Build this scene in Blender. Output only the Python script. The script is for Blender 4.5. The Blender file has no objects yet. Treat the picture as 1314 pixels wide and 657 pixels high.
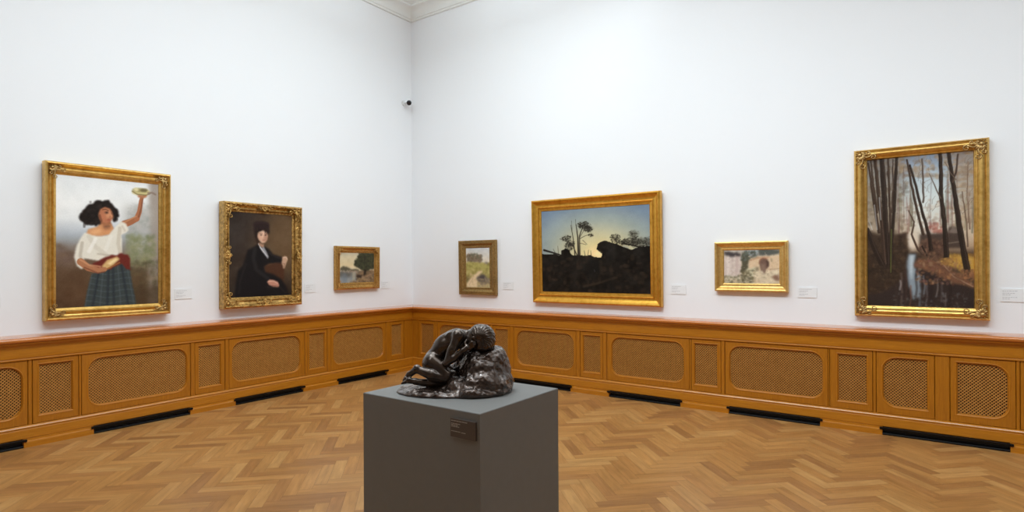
import bpy, bmesh, math, random
import numpy as np
from mathutils import Vector, Matrix

random.seed(7)
PI = math.pi
scn = bpy.context.scene
COL = scn.collection

# ------------------------------------------------------------------ helpers
def lin(c):
    """sRGB 0-255 triple -> linear RGBA"""
    o = []
    for v in c[:3]:
        v = v / 255.0
        o.append(v / 12.92 if v <= 0.04045 else ((v + 0.055) / 1.055) ** 2.4)
    return (o[0], o[1], o[2], 1.0)


class MB:
    """collects vertices and faces, then links them as ONE mesh object"""
    def __init__(self):
        self.v = []
        self.f = []

    def add(self, vs, fs):
        n = len(self.v)
        self.v += [tuple(p) for p in vs]
        self.f += [tuple(i + n for i in f) for f in fs]

    def box(self, x0, x1, y0, y1, z0, z1):
        vs = [(x, y, z) for x in (x0, x1) for y in (y0, y1) for z in (z0, z1)]
        self.add(vs, [(0, 1, 3, 2), (4, 6, 7, 5), (0, 4, 5, 1), (2, 3, 7, 6), (0, 2, 6, 4), (1, 5, 7, 3)])

    def loft(self, loops, closed=True, cap0=False, cap1=False, wrap=False):
        n = len(loops[0])
        vs = [p for l in loops for p in l]
        fs = []
        m = len(loops)
        for i in range(m if wrap else m - 1):
            j = (i + 1) % m
            for k in range(n if closed else n - 1):
                k2 = (k + 1) % n
                fs.append((i * n + k, i * n + k2, j * n + k2, j * n + k))
        if cap0:
            fs.append(tuple(range(n)))
        if cap1:
            fs.append(tuple((m - 1) * n + k for k in range(n)))
        self.add(vs, fs)

    def tube(self, pts, rad, n=8, caps=True):
        pts = [Vector(p) for p in pts]
        loops = []
        prev = None
        for i, p in enumerate(pts):
            t = (pts[min(i + 1, len(pts) - 1)] - pts[max(i - 1, 0)]).normalized()
            if prev is None:
                a = Vector((0, 0, 1)) if abs(t.z) < 0.9 else Vector((1, 0, 0))
                u = t.cross(a).normalized()
            else:
                u = (prev - t * prev.dot(t)).normalized()
            prev = u
            w = t.cross(u)
            r = rad[i] if isinstance(rad, (list, tuple)) else rad
            loops.append([p + (u * math.cos(2 * PI * k / n) + w * math.sin(2 * PI * k / n)) * r for k in range(n)])
        self.loft(loops, True, caps, caps)

    def ellipsoid(self, c, r, nu=10, nv=6, mat=None):
        vs, fs = [], []
        for j in range(nv + 1):
            th = PI * j / nv
            for i in range(nu):
                ph = 2 * PI * i / nu
                p = Vector((r[0] * math.sin(th) * math.cos(ph), r[1] * math.sin(th) * math.sin(ph), r[2] * math.cos(th)))
                if mat is not None:
                    p = mat @ p
                vs.append(p + Vector(c))
        for j in range(nv):
            for i in range(nu):
                i2 = (i + 1) % nu
                fs.append((j * nu + i, j * nu + i2, (j + 1) * nu + i2, (j + 1) * nu + i))
        self.add(vs, fs)

    def build(self, name, mat, parent=None, smooth=False, merge=1e-5, angle=None):
        me = bpy.data.meshes.new(name)
        me.from_pydata(self.v, [], self.f)
        bm = bmesh.new()
        bm.from_mesh(me)
        bmesh.ops.remove_doubles(bm, verts=bm.verts, dist=merge)
        bmesh.ops.dissolve_degenerate(bm, edges=bm.edges, dist=merge)
        bmesh.ops.recalc_face_normals(bm, faces=bm.faces)
        for f in bm.faces:
            f.smooth = smooth
        if smooth and angle:
            for e in bm.edges:
                if len(e.link_faces) == 2 and e.calc_face_angle(0) > math.radians(angle):
                    e.smooth = False
        bm.to_mesh(me)
        bm.free()
        if mat:
            me.materials.append(mat)
        o = bpy.data.objects.new(name, me)
        COL.objects.link(o)
        if parent:
            o.parent = parent
        return o


def thing(name, label, cat, loc=(0, 0, 0), rot=(0, 0, 0), group=None):
    o = bpy.data.objects.new(name, None)
    o.empty_display_size = 0.05
    COL.objects.link(o)
    o.location = loc
    o.rotation_euler = rot
    return tag(o, label, cat, group)


def tag(o, label, cat, group=None):
    o['label'] = label
    o['category'] = cat
    if group:
        o['group'] = group
    return o


def struct(o):
    o['kind'] = 'structure'
    return o


# ------------------------------------------------------------------ materials
class NT:
    def __init__(self, name):
        self.m = bpy.data.materials.new(name)
        self.m.use_nodes = True
        self.t = self.m.node_tree
        self.b = self.t.nodes['Principled BSDF']

    def n(self, kind, **kw):
        nd = self.t.nodes.new(kind)
        for k, v in kw.items():
            setattr(nd, k, v)
        return nd

    def l(self, a, b):
        self.t.links.new(a, b)

    def set(self, **kw):
        for k, v in kw.items():
            self.b.inputs[k.replace('_', ' ')].default_value = v

    def ramp(self, fac, stops):
        r = self.n('ShaderNodeValToRGB')
        el = r.color_ramp.elements
        while len(el) < len(stops):
            el.new(0.5)
        for e, (p, c) in zip(el, stops):
            e.position = p
            e.color = c
        self.l(fac, r.inputs['Fac'])
        return r.outputs['Color']

    def noise(self, vec, scale, detail=4, rough=0.55, dist=0.0):
        x = self.n('ShaderNodeTexNoise')
        x.inputs['Scale'].default_value = scale
        x.inputs['Detail'].default_value = detail
        x.inputs['Roughness'].default_value = rough
        x.inputs['Distortion'].default_value = dist
        if vec is not None:
            self.l(vec, x.inputs['Vector'])
        return x.outputs['Fac']

    def mapped(self, scale, coord='Object'):
        tc = self.n('ShaderNodeTexCoord')
        mp = self.n('ShaderNodeMapping')
        mp.inputs['Scale'].default_value = scale
        self.l(tc.outputs[coord], mp.inputs['Vector'])
        return mp.outputs['Vector']

    def bump(self, h, strength, dist=0.01):
        b = self.n('ShaderNodeBump')
        b.inputs['Strength'].default_value = strength
        b.inputs['Distance'].default_value = dist
        self.l(h, b.inputs['Height'])
        self.l(b.outputs['Normal'], self.b.inputs['Normal'])


def plain(name, c, rough=0.5, metal=0.0, spec=0.5, var=0.06, scale=12):
    """flat colour with a faint procedural mottling"""
    k = NT(name)
    f = k.noise(k.mapped((1, 1, 1)), scale)
    a = lin(c)
    lo = tuple(x * (1 - var) for x in a[:3]) + (1,)
    hi = tuple(min(1, x * (1 + var)) for x in a[:3]) + (1,)
    k.l(k.ramp(f, [(0.3, lo), (0.7, hi)]), k.b.inputs['Base Color'])
    k.set(Roughness=rough, Metallic=metal)
    k.b.inputs['Specular IOR Level'].default_value = spec
    return k.m


def wood(name, c1, c2, stretch, rough=0.32, coat=0.3, scale=9):
    k = NT(name)
    v = k.mapped(stretch)
    f1 = k.noise(v, scale, 6, 0.6, 0.6)
    f2 = k.noise(v, scale * 6, 3, 0.5, 0.2)
    mx = k.n('ShaderNodeMath', operation='MULTIPLY_ADD')
    k.l(f2, mx.inputs[0])
    mx.inputs[1].default_value = 0.35
    k.l(f1, mx.inputs[2])
    col = k.ramp(mx.outputs[0], [(0.42, lin(c2)), (0.85, lin(c1))])
    k.l(col, k.b.inputs['Base Color'])
    k.set(Roughness=rough)
    k.b.inputs['Coat Weight'].default_value = coat
    k.b.inputs['Coat Roughness'].default_value = 0.18
    k.bump(f2, 0.05, 0.002)
    return k.m


M = {}
# wall paint
k = NT('white_wall_paint')
f = k.noise(k.mapped((1, 1, 1)), 180, 3)
k.l(k.ramp(f, [(0.3, lin((240, 242, 245))), (0.7, lin((244, 246, 249)))]), k.b.inputs['Base Color'])
k.set(Roughness=0.85)
k.bump(f, 0.06, 0.002)
M['wall'] = k.m
M['ceiling'] = plain('ceiling_paint', (238, 240, 238), 0.9, var=0.01)
M['oak_h'] = wood('golden_oak_along', (196, 126, 26), (172, 103, 14), (0.6, 12, 12))
M['oak_v'] = wood('golden_oak_upright', (184, 116, 22), (160, 94, 13), (12, 12, 0.6))
M['oak_cap'] = wood('golden_oak_polished', (204, 122, 50), (178, 98, 30), (0.6, 12, 12), 0.22, 0.8)
M['lattice'] = wood('lattice_oak', (200, 142, 68), (172, 114, 48), (3, 3, 3), 0.5, 0.1)
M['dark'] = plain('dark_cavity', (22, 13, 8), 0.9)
M['black'] = plain('black_metal', (8, 7, 7), 0.45, 0.0, 0.25)
M['card'] = plain('white_card', (238, 240, 242), 0.7, var=0.01)
M['print'] = plain('grey_print', (176, 178, 182), 0.8)
M['plinth'] = plain('grey_plinth_paint', (121, 121, 119), 0.62, var=0.02, scale=30)
M['plaque'] = plain('dark_plaque', (84, 76, 71), 0.4, var=0.02)
M['plaque_print'] = plain('pale_plaque_print', (176, 168, 160), 0.6)
M['camwhite'] = plain('white_plastic', (225, 227, 228), 0.4)
M['camglass'] = plain('camera_dark_glass', (40, 40, 44), 0.25)


def gold(name, c1, c2, rough, bump, scale, dist=0.004):
    k = NT(name)
    v = k.mapped((1, 1, 1))
    f = k.noise(v, scale, 6, 0.6, 0.3)
    f2 = k.noise(v, 7, 3)
    mx = k.n('ShaderNodeMath', operation='MULTIPLY_ADD')
    k.l(f2, mx.inputs[0])
    mx.inputs[1].default_value = 0.5
    k.l(f, mx.inputs[2])
    k.l(k.ramp(mx.outputs[0], [(0.5, lin(c2)), (0.88, lin(c1))]), k.b.inputs['Base Color'])
    k.set(Roughness=rough, Metallic=0.85)
    k.bump(f, bump, dist)
    return k.m


M['gold'] = gold('gilding', (224, 184, 106), (190, 146, 70), 0.36, 0.03, 24)
M['gold_worn'] = gold('worn_gilding', (206, 162, 92), (150, 106, 48), 0.42, 0.2, 50)
M['gold_carved'] = gold('carved_gilding', (218, 178, 106), (112, 78, 34), 0.38, 0.8, 30, 0.012)
M['gold_antique'] = gold('antique_gilding', (170, 138, 84), (122, 96, 54), 0.5, 0.15, 50)
M['gold_warm'] = gold('warm_gilding', (228, 174, 74), (204, 148, 52), 0.34, 0.03, 22)
M['gold_pale'] = gold('pale_gilding', (230, 194, 122), (204, 162, 88), 0.42, 0.04, 40)
M['gold_orn'] = gold('ornament_gilding', (200, 166, 108), (112, 86, 50), 0.36, 0.4, 90)

# bronze
k = NT('dark_bronze')
v = k.mapped((1, 1, 1))
f = k.noise(v, 26, 6, 0.65, 0.4)
f2 = k.noise(v, 130, 4, 0.6)
k.l(k.ramp(f, [(0.3, lin((48, 38, 31))), (0.7, lin((84, 69, 58)))]), k.b.inputs['Base Color'])
k.set(Roughness=0.27, Metallic=0.75)
k.b.inputs['Coat Weight'].default_value = 0.6
k.b.inputs['Coat Roughness'].default_value = 0.12
k.bump(f2, 0.14, 0.004)
M['bronze'] = k.m
k = NT('rough_bronze')
v = k.mapped((1, 1, 1))
f = k.noise(v, 30, 6, 0.7, 0.6)
f2 = k.noise(v, 60, 6, 0.65, 0.5)
k.l(k.ramp(f, [(0.3, lin((48, 37, 31))), (0.7, lin((90, 73, 63)))]), k.b.inputs['Base Color'])
k.set(Roughness=0.27, Metallic=0.75)
k.b.inputs['Coat Weight'].default_value = 0.7
k.b.inputs['Coat Roughness'].default_value = 0.12
k.bump(f2, 0.45, 0.008)
M['bronze_rock'] = k.m

# parquet: colour per plank from the mesh, grain from UV
k = NT('oak_parquet')
at = k.n('ShaderNodeVertexColor', layer_name='plank')
uv = k.n('ShaderNodeUVMap', uv_map='grain')
mp = k.n('ShaderNodeMapping')
mp.inputs['Scale'].default_value = (3.2, 34, 1)
k.l(uv.outputs['UV'], mp.inputs['Vector'])
f = k.noise(mp.outputs['Vector'], 1.0, 6, 0.6, 0.5)
mp2 = k.n('ShaderNodeMapping')
mp2.inputs['Scale'].default_value = (2.0, 9, 1)
k.l(uv.outputs['UV'], mp2.inputs['Vector'])
f2 = k.noise(mp2.outputs['Vector'], 1.0, 3, 0.5, 1.0)
g = k.ramp(f, [(0.25, (0.80, 0.78, 0.74, 1)), (0.75, (1.12, 1.13, 1.14, 1))])
g2 = k.ramp(f2, [(0.25, (0.84, 0.83, 0.80, 1)), (0.75, (1.1, 1.1, 1.1, 1))])
m1 = k.n('ShaderNodeMix', data_type='RGBA', blend_type='MULTIPLY')
m1.inputs['Factor'].default_value = 1
k.l(at.outputs['Color'], m1.inputs['A'])
k.l(g, m1.inputs['B'])
m2 = k.n('ShaderNodeMix', data_type='RGBA', blend_type='MULTIPLY')
m2.inputs['Factor'].default_value = 1
k.l(m1.outputs['Result'], m2.inputs['A'])
k.l(g2, m2.inputs['B'])
k.l(m2.outputs['Result'], k.b.inputs['Base Color'])
k.set(Roughness=0.36)
k.b.inputs['Specular IOR Level'].default_value = 0.35
k.bump(f, 0.05, 0.002)
M['parquet'] = k.m

# ------------------------------------------------------------------ the room
RX, RY, RZ = 16.0, 16.0, 5.72      # room: x 0..RX, y -RY..0; corner in view at the origin
T = 0.2


def wall_box(name, *b, mat=None):
    m = MB()
    m.box(*b)
    return struct(m.build(name, mat or M['wall']))


wall_box('wall_left', -T, 0, -RY - T, 0, 0, RZ)
wall_box('wall_right', -T, RX + T, 0, T, 0, RZ)
wall_box('wall_back', RX, RX + T, -RY - T, 0, 0, RZ)
wall_box('wall_front', 0, RX, -RY - T, -RY, 0, RZ)
wall_box('ceiling', -T, RX + T, -RY - T, T, RZ, RZ + T, mat=M['ceiling'])

# cornice along the two walls in view, mitred in the corner
cor = [(0, 5.385), (0.03, 5.385), (0.034, 5.41), (0.05, 5.415)]
for i in range(7):
    a = i / 6 * PI / 2
    cor.append((0.05 + 0.12 * (1 - math.cos(a)), 5.415 + 0.11 * math.sin(a)))
cor += [(0.2, 5.525), (0.2, 5.55)]
for i in range(7):
    a = i / 6 * PI / 2
    cor.append((0.2 + 0.13 * math.sin(a), 5.55 + 0.13 * (1 - math.cos(a))))
cor += [(0.33, RZ), (0, RZ)]
for nm, sg in (('trim_1', -1), ('trim_2', 1)):
    m = MB()
    a = [(o, -o, z) for o, z in cor]
    b = [(o, -RY, z) for o, z in cor] if sg < 0 else [(RX, -o, z) for o, z in cor]
    m.loft([a, b], True, True, True)
    struct(m.build(nm, M['ceiling'], smooth=True, angle=35))


# herringbone parquet: every plank a face of the floor
def parquet():
    L, W = 0.42, 0.088
    bm = bmesh.new()
    uvl = bm.loops.layers.uv.new('grain')
    cl = bm.loops.layers.float_color.new('plank')
    rot = Matrix.Rotation(math.radians(45), 4, 'Z')
    pal = [(186, 136, 80), (183, 132, 76), (190, 141, 85), (177, 126, 72), (186, 136, 80),
           (170, 120, 70), (195, 147, 90), (180, 129, 74), (188, 137, 80), (163, 115, 68)]
    rnd = random.Random(3)
    gap = 0.0006
    N = 150
    for i in range(-N, N):
        for j in range(-40, 40):
            ox, oy = i * W - j * L, i * W + j * L
            for o in (0, 1):
                if o == 0:
                    x0, x1, y0, y1 = ox, ox + L, oy, oy + W
                else:
                    x0, x1, y0, y1 = ox, ox + W, oy + W, oy + W + L
                cx, cy = (x0 + x1) / 2, (y0 + y1) / 2
                p = rot @ Vector((cx, cy, 0)) + Vector((RX / 2 - 0.1, -RY / 2 + 0.05, 0))
                if not (-0.5 < p.x < RX + 0.5 and -RY - 0.5 < p.y < 0.5):
                    continue
                c = lin(rnd.choice(pal))
                s = rnd.uniform(0.96, 1.04)
                c = (c[0] * s, c[1] * s, c[2] * s, 1)
                vs = [bm.verts.new((rot @ Vector(q)) + Vector((RX / 2 - 0.1, -RY / 2 + 0.05, 0)))
                      for q in ((x0 + gap, y0 + gap, 0), (x1 - gap, y0 + gap, 0), (x1 - gap, y1 - gap, 0), (x0 + gap, y1 - gap, 0))]
                fc = bm.faces.new(vs)
                ru, rv = rnd.uniform(0, 60), rnd.uniform(0, 60)
                for lp, (a, b) in zip(fc.loops, ((0, 0), (1, 0), (1, 1), (0, 1))):
                    if o == 0:
                        lp[uvl].uv = (ru + a * L, rv + b * W)
                    else:
                        lp[uvl].uv = (ru + b * L, rv + a * W)
                    lp[cl] = c
    for co, no in (((0, 0, 0), (-1, 0, 0)), ((RX, 0, 0), (1, 0, 0)), ((0, 0, 0), (0, 1, 0)), ((0, -RY, 0), (0, -1, 0))):
        bmesh.ops.bisect_plane(bm, geom=bm.verts[:] + bm.edges[:] + bm.faces[:], plane_co=co, plane_no=no, clear_outer=True)
    # the subfloor slab that shows in the hair-thin joints
    dk = lin((96, 62, 34))
    z0, z1 = -0.1, -0.0012
    vs = [bm.verts.new(p) for p in ((0, -RY, z1), (RX, -RY, z1), (RX, 0, z1), (0, 0, z1), (0, -RY, z0), (RX, -RY, z0), (RX, 0, z0), (0, 0, z0))]
    for q in ((0, 1, 2, 3), (7, 6, 5, 4), (0, 4, 5, 1), (1, 5, 6, 2), (2, 6, 7, 3), (3, 7, 4, 0)):
        fc = bm.faces.new([vs[t] for t in q])
        for lp in fc.loops:
            lp[cl] = dk
    me = bpy.data.meshes.new('floor')
    bm.to_mesh(me)
    bm.free()
    me.materials.append(M['parquet'])
    o = bpy.data.objects.new('floor', me)
    COL.objects.link(o)
    return struct(o)


parquet()

# ------------------------------------------------------------------ radiator covers along both walls
ENDS = {'l': 7.2, 'r': 9.0}
SG = {'l': -1, 'r': 1}
ROT = {'l': PI / 2, 'r': 0.0}
FACE = 0.27
ZB, ZT = 0.188, 0.750      # panel zone
GZ0, GZ1 = 0.265, 0.695    # grille opening


def extr(m, prof, w, s0=None, s1=None):
    """profile of (offset from wall, z) swept along a wall; s0=None mitres it into the corner"""
    sg = SG[w]
    a = [(sg * (o + 0.0004 if s0 is None else s0), -o, z) for o, z in prof]
    b = [(sg * s1, -o, z) for o, z in prof]
    m.loft([a, b], True, True, True)


VENTS = {'l': [(0.81, 1.657), (2.185, 3.058), (3.553, 4.43), (4.95, 5.82)],
         'r': [(2.154, 3.03), (3.55, 4.413), (4.929, 5.782), (6.288, 7.18)]}
# frame start, frame end, grille start, grille end (distance from the room corner), corner radii (near corner, far side)
PANELS = {
    'l': [(0.441, 0.718, 0.496, 0.680, 0, 0), (0.800, 1.748, 0.850, 1.698, 1, 1), (1.806, 2.100, 1.852, 2.066, 0, 0),
          (2.142, 3.115, 2.212, 3.070, 1, 1), (3.162, 3.490, 3.214, 3.440, 0, 0), (3.535, 4.516, 3.578, 4.454, 1, 1),
          (4.537, 4.880, 4.592, 4.826, 0, 0), (4.912, 5.872, 4.956, 5.828, 1, 1)],
    'r': [(0.384, 0.732, 0.452, 0.690, 0, 0), (0.775, 1.750, 0.820, 1.700, 1, 1), (1.800, 2.090, 1.846, 2.042, 0, 0),
          (2.150, 3.092, 2.204, 3.049, 1, 1), (3.150, 3.458, 3.195, 3.414, 0, 0), (3.510, 4.505, 3.576, 4.434, 1, 1),
          (4.524, 4.842, 4.564, 4.795, 0, 0), (4.883, 5.848, 4.935, 5.798, 1, 1), (5.861, 6.213, 5.935, 6.161, 0, 0),
          (6.240, 6.676, 6.298, 6.620, 1, 0), (6.784, 7.219, 6.837, 7.166, 0, 1), (7.245, 7.580, 7.300, 7.526, 0, 0)]}
PLAB = {
    'l': ['narrow oak grille panel next to the room corner on the left run',
          'wide rounded grille panel nearest the room corner on the left run, under the lake painting',
          'narrow oak grille panel standing between the lake painting and the seated woman portrait',
          'wide rounded grille panel below the dark portrait of the seated woman',
          'narrow oak grille panel below the gap between the portrait and the girl painting',
          'wide rounded grille panel directly below the painting of the girl in white blouse',
          'narrow oak grille panel below the left edge of the girl painting',
          'wide rounded grille panel cut off by the left edge of the photo'],
    'r': ['narrow oak grille panel next to the room corner on the right run',
          'wide grille panel mostly hidden behind the bronze sculpture, below the small meadow painting',
          'narrow oak grille panel peeping out just right of the bronze head and rock',
          'wide rounded grille panel below the left half of the sunset painting',
          'narrow oak grille panel below the middle of the sunset painting',
          'wide rounded grille panel below the right end of the sunset painting',
          'narrow oak grille panel below the wall card left of the small ruins painting',
          'wide rounded grille panel below the small painting of whitewashed ruins',
          'narrow oak grille panel just left of the forest stream painting, before the paired panels',
          'nearly square grille panel rounded on its left corners only, below the forest painting',
          'nearly square grille panel rounded on its right corners only, below the forest painting',
          'sliver of oak panel cut off by the right edge of the photo']}


def rloop(x0, x1, z0, z1, r, y, n=7):
    """closed loop; r = radii of the corners (x0z0, x1z0, x1z1, x0z1)"""
    out = []
    for (cx, cz, sx, sz, a0), rr in zip(((x0, z0, 1, 1, PI), (x1, z0, -1, 1, 1.5 * PI), (x1, z1, -1, -1, 0), (x0, z1, 1, -1, PI / 2)), r):
        for i in range(n):
            a = a0 + PI / 2 * i / (n - 1)
            out.append((cx + sx * rr + rr * math.cos(a), y, cz + sz * rr + rr * math.sin(a)))
    return out


def panel(w, spec, label):
    a, b, ga, gb, ra, rb = spec
    sg = SG[w]
    mid = (a + b) / 2
    x0, x1 = sorted((sg * (a - mid), sg * (b - mid)))
    g0, g1 = sorted((sg * (ga - mid), sg * (gb - mid)))
    if sg < 0:
        ra, rb = rb, ra
    wide = (b - a) > 0.4
    root = thing('grille_panel', label, 'grille panel', (mid, 0, 0) if w == 'r' else (0, -mid, 0), (0, 0, ROT[w]),
                 'wide grille panels of the radiator cover' if wide else 'narrow grille panels of the radiator cover')
    R = 0.105
    rr = [R * ra, R * rb, R * rb, R * ra]
    q = 0.0005
    F = -FACE
    g = 0.002

    def inner(d, y):
        return rloop(g0 - d, g1 + d, GZ0 - d, GZ1 + d, [max(r_ + d, q) if r_ else max(q, d * 0.2) for r_ in rr], y)

    def outer(d, y):
        return rloop(x0 + g + d, x1 - g - d, ZB + g + d, ZT - g - d, [q] * 4, y)
    m = MB()
    m.loft([outer(0, F + 0.022), outer(0, F + 0.003), outer(0.003, F), inner(0.014, F), inner(0.006, F + 0.004),
            inner(0.0, F + 0.014), inner(0.0, F + 0.022)], True, wrap=True)
    pf = m.build('panel_frame', M['oak_v'], root, merge=1e-4)
    # raised bead round the opening
    m = MB()
    m.loft([inner(0.0185, F + 0.001), inner(0.0175, F - 0.002), inner(0.0145, F - 0.003), inner(0.0115, F - 0.002), inner(0.009, F + 0.003)], True)
    m.build('bead', M['oak_h'], pf, merge=1e-4)
    # diagonal lattice, two crossing layers of slim laths
    m = MB()
    P = 0.0262
    e = 0.009
    lx0, lx1, lz0, lz1 = g0 - e, g1 + e, GZ0 - e, GZ1 + e
    hw = 0.0039
    for d, yy in ((1, F + 0.016), (-1, F + 0.021)):
        # lines z = d*x + c
        cs = [z - d * x for x in (lx0, lx1) for z in (lz0, lz1)]
        c = math.floor(min(cs) / P) * P
        while c < max(cs):
            pts = []
            xa, xb = lx0, lx1
            if d > 0:
                xa, xb = max(xa, lz0 - c), min(xb, lz1 - c)
            else:
                xa, xb = max(xa, c - lz1), min(xb, c - lz0)
            if xb - xa > 0.012:
                p0 = Vector((xa, yy, d * xa + c))
                p1 = Vector((xb, yy, d * xb + c))
                t = (p1 - p0).normalized()
                nn = Vector((-t.z, 0, t.x)) * hw
                dep = Vector((0, 0.0045, 0))
                vs = [p0 + nn, p0 - nn, p1 - nn, p1 + nn]
                vs += [v_ + dep for v_ in vs]
                # keep laths inside the rounded corners (the frame covers the ends)
                m.add(vs, [(0, 1, 2, 3), (7, 6, 5, 4), (0, 4, 5, 1), (1, 5, 6, 2), (2, 6, 7, 3), (3, 7, 4, 0)])
            c += P
    m.build('lattice', M['lattice'], root)
    return root


for w in 'lr':
    side = 'left' if w == 'l' else 'right'
    root = thing('radiator_cover', f'long golden oak radiator cover built along the foot of the {side} gallery wall', 'radiator cover',
                 (0, 0, 0), (0, 0, ROT[w]), 'oak radiator covers')
    E1 = ENDS[w]
    m = MB()
    extr(m, [(0.10, 0.858), (0.288, 0.858), (0.288, 0.795), (0.286, 0.778), (0.281, 0.768), (0.283, 0.762), (0.281, 0.754), (0.275, 0.7505), (0.10, 0.7505)], w, None, E1)
    m.build('frieze', M['oak_h'], root)
    m = MB()
    extr(m, [(0.15, 0.1875), (0.274, 0.1875), (0.284, 0.180), (0.289, 0.172), (0.288, 0.163), (0.284, 0.158), (0.287, 0.150), (0.290, 0.08), (0.287, 0.0745), (0.15, 0.0745)], w, None, E1)
    m.build('base_board', M['oak_h'], root)
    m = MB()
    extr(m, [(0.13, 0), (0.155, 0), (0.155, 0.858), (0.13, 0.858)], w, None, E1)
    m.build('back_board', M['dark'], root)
    prev = None
    for a, b in VENTS[w] + [(E1, None)]:
        m = MB()
        extr(m, [(0.18, 0), (0.302, 0), (0.302, 0.046), (0.299, 0.054), (0.293, 0.058), (0.292, 0.074), (0.18, 0.074)], w, prev, a)
        m.build('plinth_block', M['oak_h'], root)
        prev = b
    # stiles between the panels
    edges = [(None, PANELS[w][0][0])]
    for p, q_ in zip(PANELS[w], PANELS[w][1:]):
        edges.append((p[1], q_[0]))
    edges.append((PANELS[w][-1][1], E1))
    for a, b in edges:
        m = MB()
        F2 = FACE + 0.001
        if a is None:
            extr(m, [(0.2, ZB), (F2, ZB), (F2, ZT), (0.2, ZT)], w, None, b - 0.0015)
        else:
            x0, x1 = a + 0.0015, b - 0.0015
            h = (x1 - x0) / 2
            xs = sorted((SG[w] * x0, SG[w] * x1))
            e = min(0.006, h * 0.4)
            F2 = FACE + (0.006 if 0.03 < x1 - x0 < 0.08 else 0.001)
            lo = [(xs[0], -0.2), (xs[0], -F2 + e), (xs[0] + e, -F2), (xs[1] - e, -F2), (xs[1], -F2 + e), (xs[1], -0.2)]
            m.loft([[(x, y, ZB) for x, y in lo], [(x, y, ZT) for x, y in lo]], True, True, True)
        m.build('stile', M['oak_v'], root)
    # polished shelf that caps the cover
    sh = thing('cover_shelf', f'polished oak shelf with rounded nose capping the {side} radiator cover', 'shelf', (0, 0, 0), (0, 0, ROT[w]), 'oak shelves on the radiator covers')
    m = MB()
    pr = [(0.0, 0.952), (0.325, 0.952)]
    for i in range(1, 9):
        a = PI / 2 - PI * i / 8
        pr.append((0.325 + 0.022 * math.cos(a), 0.930 + 0.022 * math.sin(a)))
    pr += [(0.0, 0.908)]
    extr(m, pr, w, None, E1)
    m.build('shelf_board', M['oak_cap'], sh, smooth=True, angle=40)
    m = MB()
    pr = [(0.1, 0.9075), (0.328, 0.9075), (0.327, 0.9)]
    for i in range(0, 7):
        a = i / 6 * PI / 2
        pr.append((0.292 + 0.03 * (1 - math.sin(a)), 0.897 - 0.030 * (1 - math.cos(a)) - 0.003))
    pr += [(0.291, 0.859), (0.1, 0.859)]
    extr(m, pr, w, None, E1)
    m.build('cove_moulding', M['oak_h'], sh, smooth=True, angle=40)
    for spec, lab in zip(PANELS[w], PLAB[w]):
        panel(w, spec, lab)

VLAB = {
    'l': ['black floor vent slot nearest the corner on the left run, below the small lake painting',
          'black floor vent slot in the plinth below the seated woman portrait',
          'black floor vent slot in the plinth below the painting of the girl',
          'black floor vent slot cut off by the left edge of the photo'],
    'r': ['black floor vent slot whose end shows just right of the grey pedestal top',
          'black floor vent slot in the plinth below the right end of the sunset painting',
          'black floor vent slot in the plinth below the small ruins painting',
          'long black floor vent slot below the forest painting and its paired panels']}
for w in 'lr':
    for (a, b), lab in zip(VENTS[w], VLAB[w]):
        mid = (a + b) / 2
        root = thing('floor_vent', lab, 'vent', (mid, 0, 0) if w == 'r' else (0, -mid, 0), (0, 0, ROT[w]), 'black vents under the radiator covers')
        h = (b - a) / 2 - 0.0015
        m = MB()
        m.box(-h, h, -0.262, -0.185, 0.001, 0.073)
        m.build('housing', M['black'], root)
        m = MB()
        lo = [(-0.262, 0.001), (-0.298, 0.001), (-0.300, 0.010), (-0.292, 0.018), (-0.276, 0.022), (-0.262, 0.022)]
        m.loft([[(-h, y, z) for y, z in lo], [(h, y, z) for y, z in lo]], True, True, True)
        m.build('lip', M['black'], root)
        m = MB()
        hh = h + 0.022
        lo = [(-0.3025, 0.050), (-0.312, 0.052), (-0.316, 0.060), (-0.316, 0.070), (-0.3025, 0.0735)]
        m.loft([[(-hh, y, z) for y, z in lo], [(hh, y, z) for y, z in lo]], True, True, True)
        m.build('top_rail', M['black'], root)


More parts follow.
